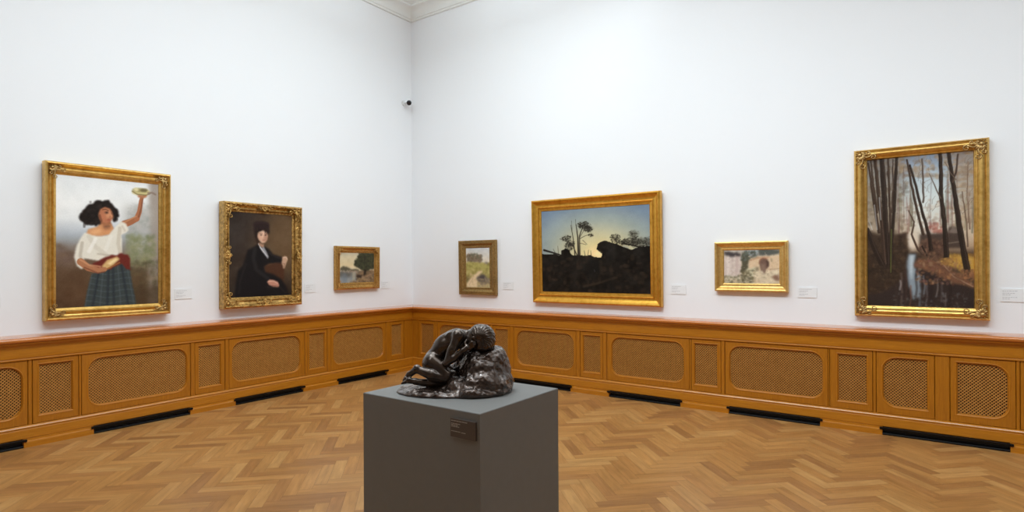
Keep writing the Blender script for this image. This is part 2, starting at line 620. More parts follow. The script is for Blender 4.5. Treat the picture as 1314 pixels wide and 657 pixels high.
# ------------------------------------------------------------------ painting: a small brush for the canvases
class Cv:
    """canvas of h x w sRGB pixels; shapes are given in the sketch coordinates of `quad` (TL, TR, BR, BL)"""
    def __init__(self, w, h, quad, seed=1):
        self.w, self.h = w, h
        self.c = np.zeros((h, w, 3))
        self.rng = np.random.default_rng(seed)
        v, u = np.mgrid[0:h, 0:w]
        u = (u + 0.5) / w
        v = (v + 0.5) / h
        (x0, y0), (x1, y1), (x2, y2), (x3, y3) = quad
        self.X = (1 - v) * ((1 - u) * x0 + u * x1) + v * ((1 - u) * x3 + u * x2)
        self.Y = (1 - v) * ((1 - u) * y0 + u * y1) + v * ((1 - u) * y3 + u * y2)
        self.px = (abs(x1 - x0) / w)

    def blur(self, m, r):
        r = int(round(r / self.px))
        if r < 1:
            return m
        for _ in range(2):
            for ax in (0, 1):
                p = np.pad(m, [(r + 1, r) if a == ax else (0, 0) for a in (0, 1)], mode='edge')
                cs = np.cumsum(p, axis=ax)
                n = m.shape[ax]
                if ax == 0:
                    m = (cs[2 * r + 1:2 * r + 1 + n] - cs[0:n]) / (2 * r + 1)
                else:
                    m = (cs[:, 2 * r + 1:2 * r + 1 + n] - cs[:, 0:n]) / (2 * r + 1)
        return m

    def noise(self, s):
        """smooth value noise, s in sketch units"""
        gx, gy = self.X / s, self.Y / s
        off = self.rng.uniform(0, 1000, 2)
        gx, gy = gx + off[0], gy + off[1]
        ix, iy = np.floor(gx).astype(int), np.floor(gy).astype(int)
        fx, fy = gx - ix, gy - iy
        fx, fy = fx * fx * (3 - 2 * fx), fy * fy * (3 - 2 * fy)
        tab = self.rng.uniform(-1, 1, (97, 89))
        g = lambda a, b: tab[a % 97, b % 89]
        return (g(ix, iy) * (1 - fx) + g(ix + 1, iy) * fx) * (1 - fy) + (g(ix, iy + 1) * (1 - fx) + g(ix + 1, iy + 1) * fx) * fy

    def mix(self, m, col, a=1.0):
        m = np.clip(m * a, 0, 1)[..., None]
        self.c = self.c * (1 - m) + np.asarray(col, float) * m

    def grad(self, stops):
        ys = [s[0] for s in stops]
        for ch in range(3):
            self.c[..., ch] = np.interp(self.Y, ys, [s[1][ch] for s in stops])

    def polym(self, pts, rag=0, rs=20):
        X, Y = self.X, self.Y
        if rag:
            X = X + rag * self.noise(rs)
            Y = Y + rag * self.noise(rs)
        ins = np.zeros(X.shape, bool)
        n = len(pts)
        for i in range(n):
            (xa, ya), (xb, yb) = pts[i], pts[(i + 1) % n]
            if ya == yb:
                continue
            c = ((ya > Y) != (yb > Y)) & (X < (xb - xa) * (Y - ya) / (yb - ya) + xa)
            ins ^= c
        return ins.astype(float)

    def poly(self, pts, col, soft=3, a=1.0, rag=0, rs=20):
        self.mix(self.blur(self.polym(pts, rag, rs), soft), col, a)

    def ell(self, cx, cy, rx, ry, col, soft=3, a=1.0, rag=0, rs=20, ang=0):
        X, Y = self.X - cx, self.Y - cy
        if rag:
            X = X + rag * self.noise(rs)
            Y = Y + rag * self.noise(rs)
        c, s = math.cos(ang), math.sin(ang)
        X, Y = X * c + Y * s, -X * s + Y * c
        m = ((X / rx) ** 2 + (Y / ry) ** 2 < 1).astype(float)
        self.mix(self.blur(m, soft), col, a)

    def line(self, pts, w, col, soft=1.5, a=1.0, rag=0):
        """polyline brush stroke; w one width or (start, end)"""
        w0, w1 = w if isinstance(w, tuple) else (w, w)
        X, Y = self.X, self.Y
        if rag:
            X = X + rag * self.noise(25)
        m = np.zeros(X.shape)
        n = len(pts) - 1
        for i in range(n):
            (xa, ya), (xb, yb) = pts[i], pts[i + 1]
            dx, dy = xb - xa, yb - ya
            t = np.clip(((X - xa) * dx + (Y - ya) * dy) / (dx * dx + dy * dy + 1e-9), 0, 1)
            d = np.hypot(X - xa - t * dx, Y - ya - t * dy)
            ww = (w0 + (w1 - w0) * (i + t) / n) / 2
            m = np.maximum(m, np.clip((ww - d) / max(self.px, soft) + 0.5, 0, 1))
        self.mix(m, col, a)

    def dabs(self, n, box, size, cols, a=0.6, clip=None):
        x0, y0, x1, y1 = box
        for _ in range(n):
            x, y = self.rng.uniform(x0, x1), self.rng.uniform(y0, y1)
            s = size * self.rng.uniform(0.5, 1.4)
            col = cols[self.rng.integers(len(cols))]
            if clip is not None:
                # nearest pixel of the clip mask
                d = np.abs(self.X[0] - x).argmin(), np.abs(self.Y[:, self.w // 2] - y).argmin()
                if clip[d[1], d[0]] < 0.5:
                    continue
            i0 = np.abs(self.X[0] - x).argmin()
            j0 = np.abs(self.Y[:, self.w // 2] - y).argmin()
            r = max(1, int(s * 1.6 / self.px))
            sl = (slice(max(0, j0 - r), j0 + r + 1), slice(max(0, i0 - r), i0 + r + 1))
            ex = self.rng.uniform(0.6, 1.6)
            d = ((self.X[sl] - x) / (s * ex)) ** 2 + ((self.Y[sl] - y) / s * ex) ** 2
            m = np.clip(1.3 - d, 0, 1)[..., None] * a
            self.c[sl] = self.c[sl] * (1 - m) + np.asarray(col, float) * m

    def mottle(self, s, amt, m=None):
        n = self.noise(s)[..., None] * amt
        if m is not None:
            n = n * m[..., None]
        self.c = self.c + n

    def soften(self, r, a=1.0):
        """wet-in-wet: everything painted so far melts together"""
        b = np.stack([self.blur(self.c[..., i], r) for i in range(3)], -1)
        self.c = self.c * (1 - a) + b * a

    def speck(self, amt):
        self.c = self.c + self.rng.normal(0, amt, (self.h, self.w, 1))


def paint_girl():
    c = Cv(170, 240, [(8, 14), (486, 50), (484, 612), (8, 634)], 11)
    c.grad([(0, (222, 225, 226)), (150, (232, 232, 230)), (220, (222, 224, 224)), (265, (192, 197, 202)), (300, (166, 172, 178)), (345, (138, 132, 126)),
            (390, (116, 98, 82)), (470, (96, 76, 56)), (560, (92, 68, 46)), (650, (70, 50, 36))])
    c.mottle(90, 7)
    c.mottle(30, 4)
    c.poly([(5, 345), (60, 350), (100, 360), (110, 430), (5, 440)], (104, 82, 74), 14, 0.6, 12)
    c.dabs(120, (5, 340, 120, 630), 12, [(120, 100, 84), (96, 76, 58), (110, 84, 60), (80, 60, 44), (134, 112, 92)], 0.3)
    c.poly([(5, 440), (150, 450), (140, 640), (5, 640)], (84, 60, 42), 16, 0.6, 15)
    # pillar and foliage
    c.poly([(436, 40), (490, 40), (490, 640), (430, 640)], (150, 138, 128), 8, 0.9, 5)
    c.poly([(310, 180), (400, 140), (440, 160), (440, 420), (330, 420)], (176, 172, 166), 22, 0.8, 20)
    for n, bx, cl in ((70, (330, 140, 440, 300), [(150, 154, 150), (130, 136, 128), (166, 168, 164)]),
                      (170, (320, 290, 470, 440), [(112, 120, 82), (94, 104, 66), (132, 136, 96), (148, 146, 104)]),
                      (160, (330, 410, 484, 620), [(92, 86, 60), (76, 66, 48), (108, 98, 68), (62, 54, 40)])):
        c.dabs(int(n * 1.7), bx, 8, cl, 0.42)
    c.poly([(330, 540), (490, 520), (490, 640), (330, 640)], (74, 58, 42), 20, 0.7)
    c.poly([(420, 490), (484, 484), (484, 498), (420, 505)], (140, 120, 96), 5, 0.7)
    c.soften(9, 0.75)
    # skirt
    sk = [(160, 475), (220, 455), (300, 425), (338, 440), (352, 520), (366, 580), (372, 640), (128, 640), (140, 560)]
    skm = c.blur(c.polym(sk), 4)
    c.mix(skm, (60, 66, 66))
    for x in range(150, 380, 28):
        c.mix(skm * np.clip(1 - np.abs(c.X - (x + (c.Y - 540) * (x - 250) / 500)) / 6, 0, 1), (88, 98, 100), 0.45)
    for y in range(470, 640, 27):
        c.mix(skm * np.clip(1 - np.abs(c.Y - y - 6 * np.sin(c.X / 30)) / 5, 0, 1), (88, 102, 106), 0.4)
    for x in (180, 235, 262, 318):
        c.mix(skm * np.clip(1 - np.abs(c.X - (x + (c.Y - 540) * (x - 250) / 420)) / 10, 0, 1), (34, 40, 46), 0.7)
    # arms
    c.line([(312, 240), (345, 228), (376, 212)], (34, 26), (160, 102, 70))
    c.line([(374, 214), (388, 180), (396, 130), (402, 108)], (27, 17), (166, 106, 74))
    c.line([(384, 205), (398, 160), (404, 120)], 7, (116, 72, 52), 3, 0.7)
    c.line([(312, 232), (372, 202)], 6, (204, 150, 108), 3, 0.6)
    # bowl and hand
    c.ell(402, 104, 24, 13, (170, 114, 82))
    c.ell(396, 88, 46, 15, (196, 184, 130), 2)
    c.ell(392, 78, 40, 9, (150, 138, 92), 2, 0.9)
    c.ell(372, 76, 12, 9, (214, 202, 156))
    c.ell(410, 80, 18, 8, (112, 100, 70), 2)
    c.line([(352, 84), (375, 98), (420, 102), (440, 96)], 5, (120, 104, 68), 2, 0.8)
    c.line([(432, 92), (452, 90), (470, 98)], 9, (130, 112, 100), 4, 0.8)
    # blouse
    bl = [(128, 284), (150, 280), (180, 296), (230, 296), (262, 262), (298, 226), (322, 238), (336, 268), (318, 282), (300, 290), (304, 340), (303, 388),
          (240, 402), (190, 412), (150, 405), (128, 402), (130, 440), (118, 452), (98, 438), (85, 395), (95, 345), (112, 310)]
    bm_ = c.blur(c.polym(bl), 2.5)
    c.mix(bm_, (224, 218, 204))
    for p, wd, col, al in (([(150, 300), (176, 345), (236, 392)], 20, (196, 187, 170), 0.4), ([(292, 260), (284, 330), (296, 384)], 18, (184, 172, 152), 0.5),
                           ([(120, 330), (112, 390), (125, 440)], 14, (182, 172, 156), 0.7), ([(250, 300), (226, 360)], 16, (236, 232, 222), 0.5),
                           ([(180, 310), (150, 370)], 16, (240, 236, 228), 0.7), ([(190, 380), (280, 392)], 9, (176, 164, 146), 0.5), ([(304, 250), (316, 270)], 10, (196, 184, 166), .6)):
        t = c.c.copy()
        c.line(p, wd, col, 7, al)
        c.c = t * (1 - bm_[..., None]) + c.c * bm_[..., None]
    c.poly([(196, 215), (246, 222), (262, 262), (190, 268)], (142, 92, 64), 4)
    # shoulder, neck, face, hair
    c.poly([(140, 284), (146, 266), (185, 254), (205, 240), (250, 240), (262, 262), (240, 290), (200, 298), (168, 294)], (206, 146, 100), 3)
    c.poly([(150, 284), (165, 268), (200, 262), (205, 280), (180, 292)], (226, 172, 124), 5, 0.8)
    c.poly([(205, 235), (245, 238), (250, 262), (220, 268)], (150, 96, 66), 5, 0.8)
    c.poly([(215, 252), (245, 246), (248, 252), (218, 258)], (104, 76, 64), 2, 0.6)
    hair = [(108, 215), (118, 182), (145, 148), (190, 130), (235, 134), (266, 152), (284, 190), (282, 222), (262, 238), (246, 210), (210, 220), (196, 244), (160, 254), (130, 246)]
    c.poly(hair, (34, 27, 24), 2.5, 1, 8, 14)
    c.dabs(60, (110, 130, 285, 250), 9, [(30, 24, 22), (44, 36, 32), (52, 42, 38)], 0.5, c.polym(hair))
    c.poly([(200, 172), (222, 160), (246, 168), (256, 188), (262, 206), (254, 222), (236, 238), (214, 236), (198, 220), (192, 196)], (176, 112, 80), 3)
    c.poly([(224, 172), (246, 180), (254, 200), (240, 222), (226, 205)], (206, 146, 108), 5, 0.9)
    c.line([(212, 174), (226, 172), (238, 178)], 4, (84, 54, 42), 3, 0.8)
    c.ell(229, 187, 9, 5, (92, 58, 46), 3, 0.8)
    c.ell(231, 187, 4, 4, (40, 28, 24), 2, 0.9)
    c.ell(252, 190, 4, 4, (70, 44, 36), 2, 0.7)
    c.line([(246, 188), (254, 204), (248, 209)], 5, (214, 154, 116), 3, 0.7)
    c.ell(246, 208, 6, 3, (130, 78, 58), 3, 0.6)
    c.ell(241, 221, 9, 4, (142, 66, 56), 3, 0.8)
    c.ell(214, 208, 11, 12, (196, 120, 88), 8, 0.5)
    c.line([(198, 200), (206, 226)], 10, (120, 74, 54), 4, 0.8)
    # sash, bread, forearm
    c.poly([(160, 436), (200, 404), (300, 378), (330, 384), (338, 410), (348, 455), (325, 450), (300, 425), (250, 455), (190, 462)], (104, 42, 34), 4, 1, 6)
    c.poly([(205, 440), (232, 408), (278, 392), (292, 404), (262, 432), (235, 452)], (206, 168, 112), 3)
    c.poly([(232, 425), (270, 400), (284, 404), (250, 432)], (236, 212, 160), 3, 0.9)
    c.line([(236, 448), (290, 420)], 7, (150, 96, 54), 3, 0.8)
    c.line([(114, 418), (148, 446), (190, 458), (222, 452)], (34, 20), (172, 116, 82))
    c.line([(112, 408), (150, 432), (200, 440)], 9, (204, 150, 112), 4, 0.7)
    c.line([(130, 444), (190, 470), (220, 464)], 7, (116, 68, 50), 3, 0.7)
    c.speck(2.2)
    return c.c


def paint_seated():
    c = Cv(150, 185, [(28, 38), (470, 68), (466, 612), (30, 637)], 12)
    c.grad([(0, (62, 52, 46)), (250, (68, 55, 45)), (640, (50, 40, 33))])
    c.ell(390, 260, 150, 230, (104, 80, 54), 70, 0.8)
    c.ell(60, 200, 90, 200, (46, 40, 38), 50, 0.6)
    c.mottle(70, 5)
    c.mottle(20, 2.5)
    c.poly([(262, 418), (330, 396), (395, 384), (410, 420), (405, 560), (320, 500), (270, 460)], (74, 46, 32), 6, 0.9)
    c.line([(262, 415), (330, 396), (400, 384)], 8, (96, 62, 40), 4, 0.7)
    body = [(214, 266), (190, 285), (150, 305), (134, 360), (120, 410), (86, 450), (70, 560), (66, 640), (446, 620), (430, 560), (390, 505), (330, 470), (272, 455),
            (262, 420), (300, 395), (390, 392), (398, 352), (330, 335), (292, 292), (268, 282), (240, 262)]
    c.poly(body, (27, 24, 25), 5)
    c.line([(200, 300), (190, 360), (210, 440), (290, 500)], 26, (40, 38, 38), 14, 0.8)
    c.line([(290, 320), (350, 352), (395, 365)], 10, (44, 40, 40), 8, 0.7)
    c.line([(140, 400), (100, 520), (95, 600)], 14, (38, 34, 34), 10, 0.7)
    c.line([(290, 560), (380, 560), (420, 600)], 12, (44, 38, 36), 8, 0.6)
    # hair, face, hat
    c.poly([(200, 190), (206, 240), (222, 282), (240, 270), (232, 220), (222, 180)], (52, 36, 28), 4)
    c.poly([(216, 182), (236, 166), (262, 164), (284, 180), (290, 206), (286, 232), (270, 254), (250, 258), (230, 240), (216, 212)], (202, 162, 136), 3)
    c.poly([(240, 172), (272, 176), (276, 205), (256, 222), (240, 206)], (224, 188, 162), 6, 0.8)
    c.poly([(270, 190), (288, 190), (288, 232), (272, 252), (266, 225)], (160, 116, 94), 5, 0.7)
    c.ell(243, 199, 9, 5, (112, 80, 66), 4, 0.8)
    c.ell(273, 200, 8, 5, (112, 80, 66), 4, 0.8)
    c.ell(243, 200, 4, 3.5, (44, 32, 28), 2, 0.9)
    c.ell(273, 201, 4, 3.5, (44, 32, 28), 2, 0.9)
    c.line([(233, 191), (243, 187), (252, 190)], 3, (96, 68, 54), 3, 0.7)
    c.line([(266, 190), (274, 188), (282, 192)], 3, (96, 68, 54), 3, 0.7)
    c.line([(260, 204), (265, 218), (258, 222)], 4, (178, 130, 106), 3, 0.6)
    c.ell(261, 236, 9, 3.5, (152, 84, 74), 3, 0.8)
    c.ell(240, 216, 9, 9, (214, 160, 134), 6, 0.5)
    c.poly([(222, 250), (250, 262), (262, 262), (262, 290), (235, 282)], (166, 128, 104), 4)
    hat = [(190, 118), (212, 106), (250, 106), (292, 114), (303, 132), (300, 160), (290, 176), (262, 160), (240, 160), (214, 172), (200, 178), (192, 160)]
    c.poly([(196, 160), (240, 152), (300, 160), (304, 184), (290, 196), (276, 176), (256, 168), (234, 176), (216, 194), (210, 232), (198, 214)], (36, 27, 24), 5, 0.95)
    c.poly(hat, (42, 30, 30), 6)
    c.line([(200, 122), (250, 116), (294, 126)], 10, (52, 38, 38), 8, 0.6)
    c.dabs(24, (206, 150, 300, 182), 6, [(46, 34, 28), (30, 22, 20)], 0.5)
    c.poly([(228, 276), (250, 288), (262, 282), (282, 318), (296, 350), (290, 366), (274, 344), (244, 306)], (150, 150, 154), 3)
    c.line([(236, 284), (284, 346)], 6, (194, 194, 198), 3, 0.8)
    c.line([(224, 262), (240, 290), (262, 320)], 5, (206, 204, 204), 2, 0.8)
    # hands
    c.poly([(394, 352), (414, 344), (432, 350), (436, 372), (424, 398), (412, 430), (402, 430), (398, 408), (390, 396), (394, 376)], (188, 152, 126), 3)
    c.line([(404, 356), (424, 352), (432, 366)], 6, (216, 186, 160), 3, 0.8)
    c.line([(412, 400), (408, 425)], 4, (128, 94, 76), 2, 0.8)
    c.line([(398, 395), (416, 398)], 4, (120, 86, 70), 2, 0.6)
    c.poly([(284, 522), (304, 506), (334, 510), (362, 522), (374, 546), (366, 558), (330, 556), (298, 544)], (186, 132, 112), 3)
    c.line([(296, 520), (330, 518), (360, 532)], 9, (212, 166, 144), 4, 0.8)
    c.line([(320, 548), (364, 552)], 5, (130, 84, 70), 2, 0.7)
    c.speck(1.6)
    return c.c


def paint_lake():
    c = Cv(130, 92, [(105, 140), (519, 138), (519, 474), (105, 492)], 13)
    c.grad([(130, (192, 184, 164)), (200, (206, 192, 158)), (290, (218, 198, 156)), (345, (206, 190, 160)), (346, (134, 126, 112)), (400, (122, 120, 114)), (440, (134, 138, 140)), (495, (152, 150, 142))])
    c.mottle(40, 8)
    c.poly([(108, 326), (130, 305), (152, 298), (180, 304), (205, 308), (226, 328), (330, 335), (330, 352), (105, 352)], (92, 86, 68), 4, 1, 6)
    c.dabs(40, (105, 345, 340, 366), 7, [(196, 172, 150), (176, 146, 128), (140, 116, 98), (206, 188, 166)], 0.55)
    c.poly([(105, 362), (250, 366), (240, 410), (200, 430), (150, 410), (105, 420)], (98, 96, 90), 8, 0.8, 10)
    c.line([(160, 410), (160, 480)], 60, (112, 122, 132), 24, 0.5)
    c.line([(272, 375), (268, 470)], 34, (176, 168, 146), 16, 0.6)
    c.poly([(330, 352), (515, 330), (520, 480), (200, 492), (250, 470), (310, 455), (300, 420)], (124, 100, 74), 5, 1, 10)
    c.dabs(120, (300, 350, 515, 480), 10, [(150, 122, 90), (98, 80, 58), (172, 146, 112), (84, 70, 52), (136, 110, 96)], 0.6)
    c.line([(400, 420), (470, 388), (515, 365)], 12, (178, 144, 118), 9, 0.5)
    c.poly([(296, 402), (330, 390), (366, 400), (360, 424), (310, 426)], (58, 46, 38), 4)
    tree = [(330, 140), (519, 138), (519, 322), (470, 335), (420, 352), (380, 348), (350, 320), (310, 305), (280, 290), (272, 262), (290, 225), (310, 200), (318, 165)]
    c.poly(tree, (60, 60, 44), 3, 1, 10, 24)
    c.dabs(150, (280, 140, 519, 330), 12, [(54, 54, 40), (72, 72, 50), (84, 84, 58), (48, 46, 36)], 0.55, c.polym(tree))
    c.poly([(395, 330), (425, 330), (415, 390), (385, 400)], (48, 40, 32), 4)
    c.soften(7, 0.6)
    c.speck(3)
    return c.c


def paint_path():
    c = Cv(96, 126, [(107, 150), (343, 146), (343, 530), (107, 528)], 14)
    c.grad([(140, (196, 200, 204)), (220, (210, 206, 196)), (280, (216, 204, 184)), (300, (168, 156, 96)), (380, (160, 146, 84)), (450, (168, 150, 104)), (530, (176, 158, 120))])
    c.mottle(30, 9)
    c.poly([(110, 240), (130, 210), (160, 200), (190, 210), (200, 240), (212, 222), (230, 215), (262, 228), (275, 260), (270, 285), (240, 292), (120, 285)], (122, 106, 88), 6, 0.95, 10, 16)
    c.dabs(60, (115, 205, 272, 280), 10, [(98, 84, 64), (128, 108, 88), (90, 96, 76), (142, 122, 100)], 0.6)
    c.poly([(288, 312), (305, 285), (322, 290), (330, 312)], (120, 112, 112), 4)
    c.poly([(107, 285), (200, 282), (280, 310), (343, 318), (343, 345), (107, 345)], (170, 160, 92), 6, 0.9, 6)
    c.dabs(130, (107, 300, 343, 440), 11, [(150, 142, 76), (178, 166, 100), (130, 122, 66), (192, 178, 120)], 0.5)
    c.poly([(107, 420), (150, 440), (130, 480), (107, 490)], (104, 92, 56), 10, 0.8)
    c.poly([(268, 362), (240, 372), (190, 410), (140, 458), (112, 498), (118, 528), (215, 528), (222, 470), (235, 420), (275, 372)], (218, 194, 156), 4, 1, 5)
    c.line([(176, 440), (150, 480), (136, 515)], 7, (176, 152, 120), 6, 0.6)
    c.dabs(60, (115, 400, 230, 528), 8, [(226, 204, 166), (200, 176, 136), (184, 158, 122)], 0.4)
    c.poly([(240, 412), (262, 398), (292, 410), (318, 440), (330, 475), (270, 480), (225, 468), (206, 455)], (80, 72, 70), 7, 1, 10)
    c.dabs(60, (230, 440, 343, 520), 10, [(130, 116, 104), (156, 140, 114), (110, 98, 90), (150, 134, 96)], 0.5)
    c.soften(6, 0.6)
    c.speck(3)
    return c.c


def paint_sunset():
    c = Cv(230, 166, [(24, 88), (749, 38), (757, 640), (32, 626)], 15)
    d = np.hypot((c.X - 430) / 1.5, c.Y - 372)
    for ch in range(3):
        c.c[..., ch] = np.interp(d, [0, 25, 70, 140, 230, 330, 420], [(250, 234, 214, 190, 154, 122, 104)[i_] if ch == 0 else
                                 (222, 206, 198, 184, 162, 138, 122)[i_] if ch == 1 else (168, 148, 146, 150, 154, 152, 150)[i_] for i_ in range(7)])
    c.mottle(120, 5)
    c.mottle(30, 3)
    dk = (27, 23, 19)
    # far fringe and trunks
    for p, w_ in (([(292, 385), (288, 260), (276, 175)], (13, 5)), ([(268, 380), (256, 270), (240, 180)], (8, 3)), ([(302, 380), (300, 250), (322, 190)], (9, 5)),
                  ([(282, 380), (250, 310), (205, 280)], (7, 3)), ([(300, 270), (340, 250), (372, 240)], (4, 2)), ([(298, 265), (330, 215)], (4, 2)),
                  ([(306, 300), (345, 310)], (3, 2)), ([(322, 280), (352, 308)], (3, 2)), ([(160, 272), (205, 280)], (3, 3)), ([(150, 370), (146, 320)], (3, 2)), ([(130, 370), (112, 340)], (3, 2)),
                  ([(380, 392), (376, 350)], (4, 2)), ([(355, 390), (362, 345)], (3, 2)), ([(338, 386), (332, 350)], (4, 2)), ([(250, 240), (244, 150)], (2, 1)), ([(275, 180), (272, 140)], (2, 1))):
        c.line(p, w_, (40, 34, 28), 1.2, 0.95)
    for x, y, rx, ry, n in ((332, 178, 46, 26, 120), (360, 205, 32, 20, 70), (376, 246, 16, 9, 25), (210, 268, 34, 20, 70), (236, 300, 30, 22, 60), (225, 325, 30, 30, 60),
                            (538, 268, 34, 30, 70), (655, 240, 36, 26, 70), (640, 290, 60, 26, 110), (690, 305, 56, 36, 190), (742, 290, 30, 34, 90), (590, 296, 60, 14, 70), (650, 262, 16, 40, 60), (700, 280, 60, 20, 90)):
        c.ell(x, y, rx * 0.85, ry * 0.8, (44, 40, 33), 7, 0.4, 12, 12)
        for _ in range(n):
            a, r = c.rng.uniform(0, 2 * PI), math.sqrt(c.rng.uniform(0, 1))
            x_, y_ = x + rx * r * math.cos(a), y + ry * r * math.sin(a)
            c.dabs(1, (x_, y_, x_ + .1, y_ + .1), 4.5, [(42, 38, 31), (33, 29, 24), (54, 50, 40)], 0.62)
    ground = [(20, 370), (70, 378), (120, 372), (168, 384), (172, 350), (200, 334), (228, 350), (250, 378), (330, 384), (372, 378), (400, 392), (444, 398), (452, 372), (430, 352), (416, 340),
              (424, 305), (438, 290), (470, 282), (500, 288), (530, 300), (580, 318), (640, 342), (690, 322), (760, 318), (760, 650), (20, 650)]
    gm = c.blur(c.polym(ground, 3, 18), 1.5)
    c.mix(gm, dk)
    c.line([(44, 348), (100, 362), (166, 380)], (14, 9), (34, 29, 24), 2)
    c.line([(585, 300), (640, 312), (700, 330)], 8, dk, 2)
    c.line([(590, 318), (618, 330)], 9, (150, 152, 140), 4, 0.8)
    c.ell(432, 366, 16, 12, (255, 226, 170), 8, 0.55)
    c.mottle(60, 9, gm)
    c.mottle(22, 7, gm)
    base = c.c.copy()
    c.dabs(260, (24, 390, 755, 630), 15, [(48, 38, 29), (38, 30, 24), (60, 48, 36), (24, 20, 17), (30, 24, 20)], 0.4)
    c.line([(330, 590), (420, 570), (545, 530)], 16, (58, 48, 36), 10, 0.7)
    c.line([(440, 420), (445, 500)], 22, (50, 42, 32), 12, 0.7)
    c.ell(390, 470, 50, 70, (22, 20, 18), 20, 0.8)
    c.ell(520, 570, 50, 30, (22, 19, 17), 16, 0.7)
    c.line([(400, 478), (404, 492)], 5, (70, 70, 70), 3, 0.6)
    c.c = base * (1 - gm[..., None]) + c.c * gm[..., None]
    c.speck(1.8)
    return c.c


def paint_ruin():
    c = Cv(150, 94, [(164, 130), (790, 134), (792, 515), (164, 508)], 16)
    c.grad([(130, (186, 178, 166)), (300, (206, 188, 164)), (420, (204, 188, 160)), (520, (196, 178, 150))])
    c.mottle(60, 14)
    c.mottle(22, 10)
    c.poly([(400, 128), (560, 128), (556, 200), (440, 215)], (166, 174, 176), 8, 1, 10)
    c.poly([(164, 200), (270, 200), (360, 190), (366, 380), (330, 430), (164, 430)], (200, 184, 174), 5, 1, 6)
    c.line([(215, 230), (220, 410)], 34, (222, 210, 200), 14, 0.7)
    c.line([(268, 220), (262, 400)], 14, (176, 156, 146), 10, 0.5)
    c.line([(320, 220), (310, 380)], 30, (188, 164, 156), 12, 0.6)
    c.poly([(164, 148), (240, 150), (350, 168), (364, 200), (250, 208), (200, 190), (168, 186)], (62, 56, 58), 7, 0.95, 8)
    c.poly([(555, 130), (795, 138), (795, 190), (700, 200), (560, 200)], (88, 90, 84), 8, 1, 10)
    c.poly([(370, 170), (450, 170), (470, 230), (450, 300), (430, 360), (400, 400), (360, 385), (372, 280)], (84, 80, 64), 6, 1, 14)
    c.dabs(110, (365, 150, 560, 260), 13, [(92, 96, 84), (70, 70, 58), (110, 116, 112), (58, 56, 48)], 0.6)
    c.poly([(450, 250), (560, 215), (795, 195), (795, 350), (640, 370), (450, 360)], (212, 186, 154), 8, 1, 8)
    c.dabs(120, (450, 210, 790, 360), 10, [(224, 200, 168), (200, 172, 138), (190, 160, 130), (216, 190, 150)], 0.5)
    c.dabs(90, (165, 205, 365, 430), 10, [(214, 202, 192), (190, 172, 164), (224, 214, 206), (180, 158, 150)], 0.4)
    c.line([(470, 250), (560, 224), (670, 220)], 18, (176, 128, 96), 12, 0.6)
    c.poly([(566, 270), (580, 240), (615, 226), (655, 240), (676, 280), (672, 320), (645, 350), (630, 400), (600, 400), (580, 340)], (112, 88, 76), 6)
    c.poly([(640, 245), (672, 270), (672, 320), (650, 345), (655, 290)], (72, 52, 46), 5, 0.9)
    c.poly([(590, 300), (630, 290), (640, 360), (620, 410), (595, 400)], (140, 116, 100), 9, 0.7)
    c.line([(566, 290), (578, 245), (615, 228), (655, 238)], 9, (150, 90, 64), 5, 0.7)
    c.line([(700, 240), (704, 265)], 16, (150, 134, 108), 5, 0.8)
    c.poly([(430, 340), (560, 320), (560, 380), (500, 430), (420, 400)], (196, 190, 160), 8, 0.9, 12)
    c.ell(545, 350, 20, 28, (130, 112, 90), 8, 0.8)
    c.dabs(190, (164, 420, 500, 508), 12, [(104, 100, 78), (150, 142, 120), (84, 80, 60), (176, 168, 144), (206, 196, 174)], 0.6)
    c.dabs(80, (360, 360, 520, 508), 13, [(86, 78, 56), (66, 60, 44), (112, 102, 76), (150, 140, 112)], 0.6)
    c.dabs(110, (500, 380, 790, 508), 14, [(216, 198, 168), (196, 174, 142), (228, 212, 184), (168, 148, 122)], 0.5)
    c.poly([(700, 440), (740, 412), (790, 418), (790, 480), (735, 478)], (124, 92, 76), 8, 0.9, 10)
    c.line([(640, 350), (720, 352), (790, 345)], 7, (150, 118, 92), 4, 0.7)
    c.soften(7, 0.6)
    c.dabs(120, (170, 140, 785, 500), 6, [(222, 206, 180), (96, 84, 66), (180, 156, 130), (206, 186, 160)], 0.3)
    c.speck(3.5)
    return c.c


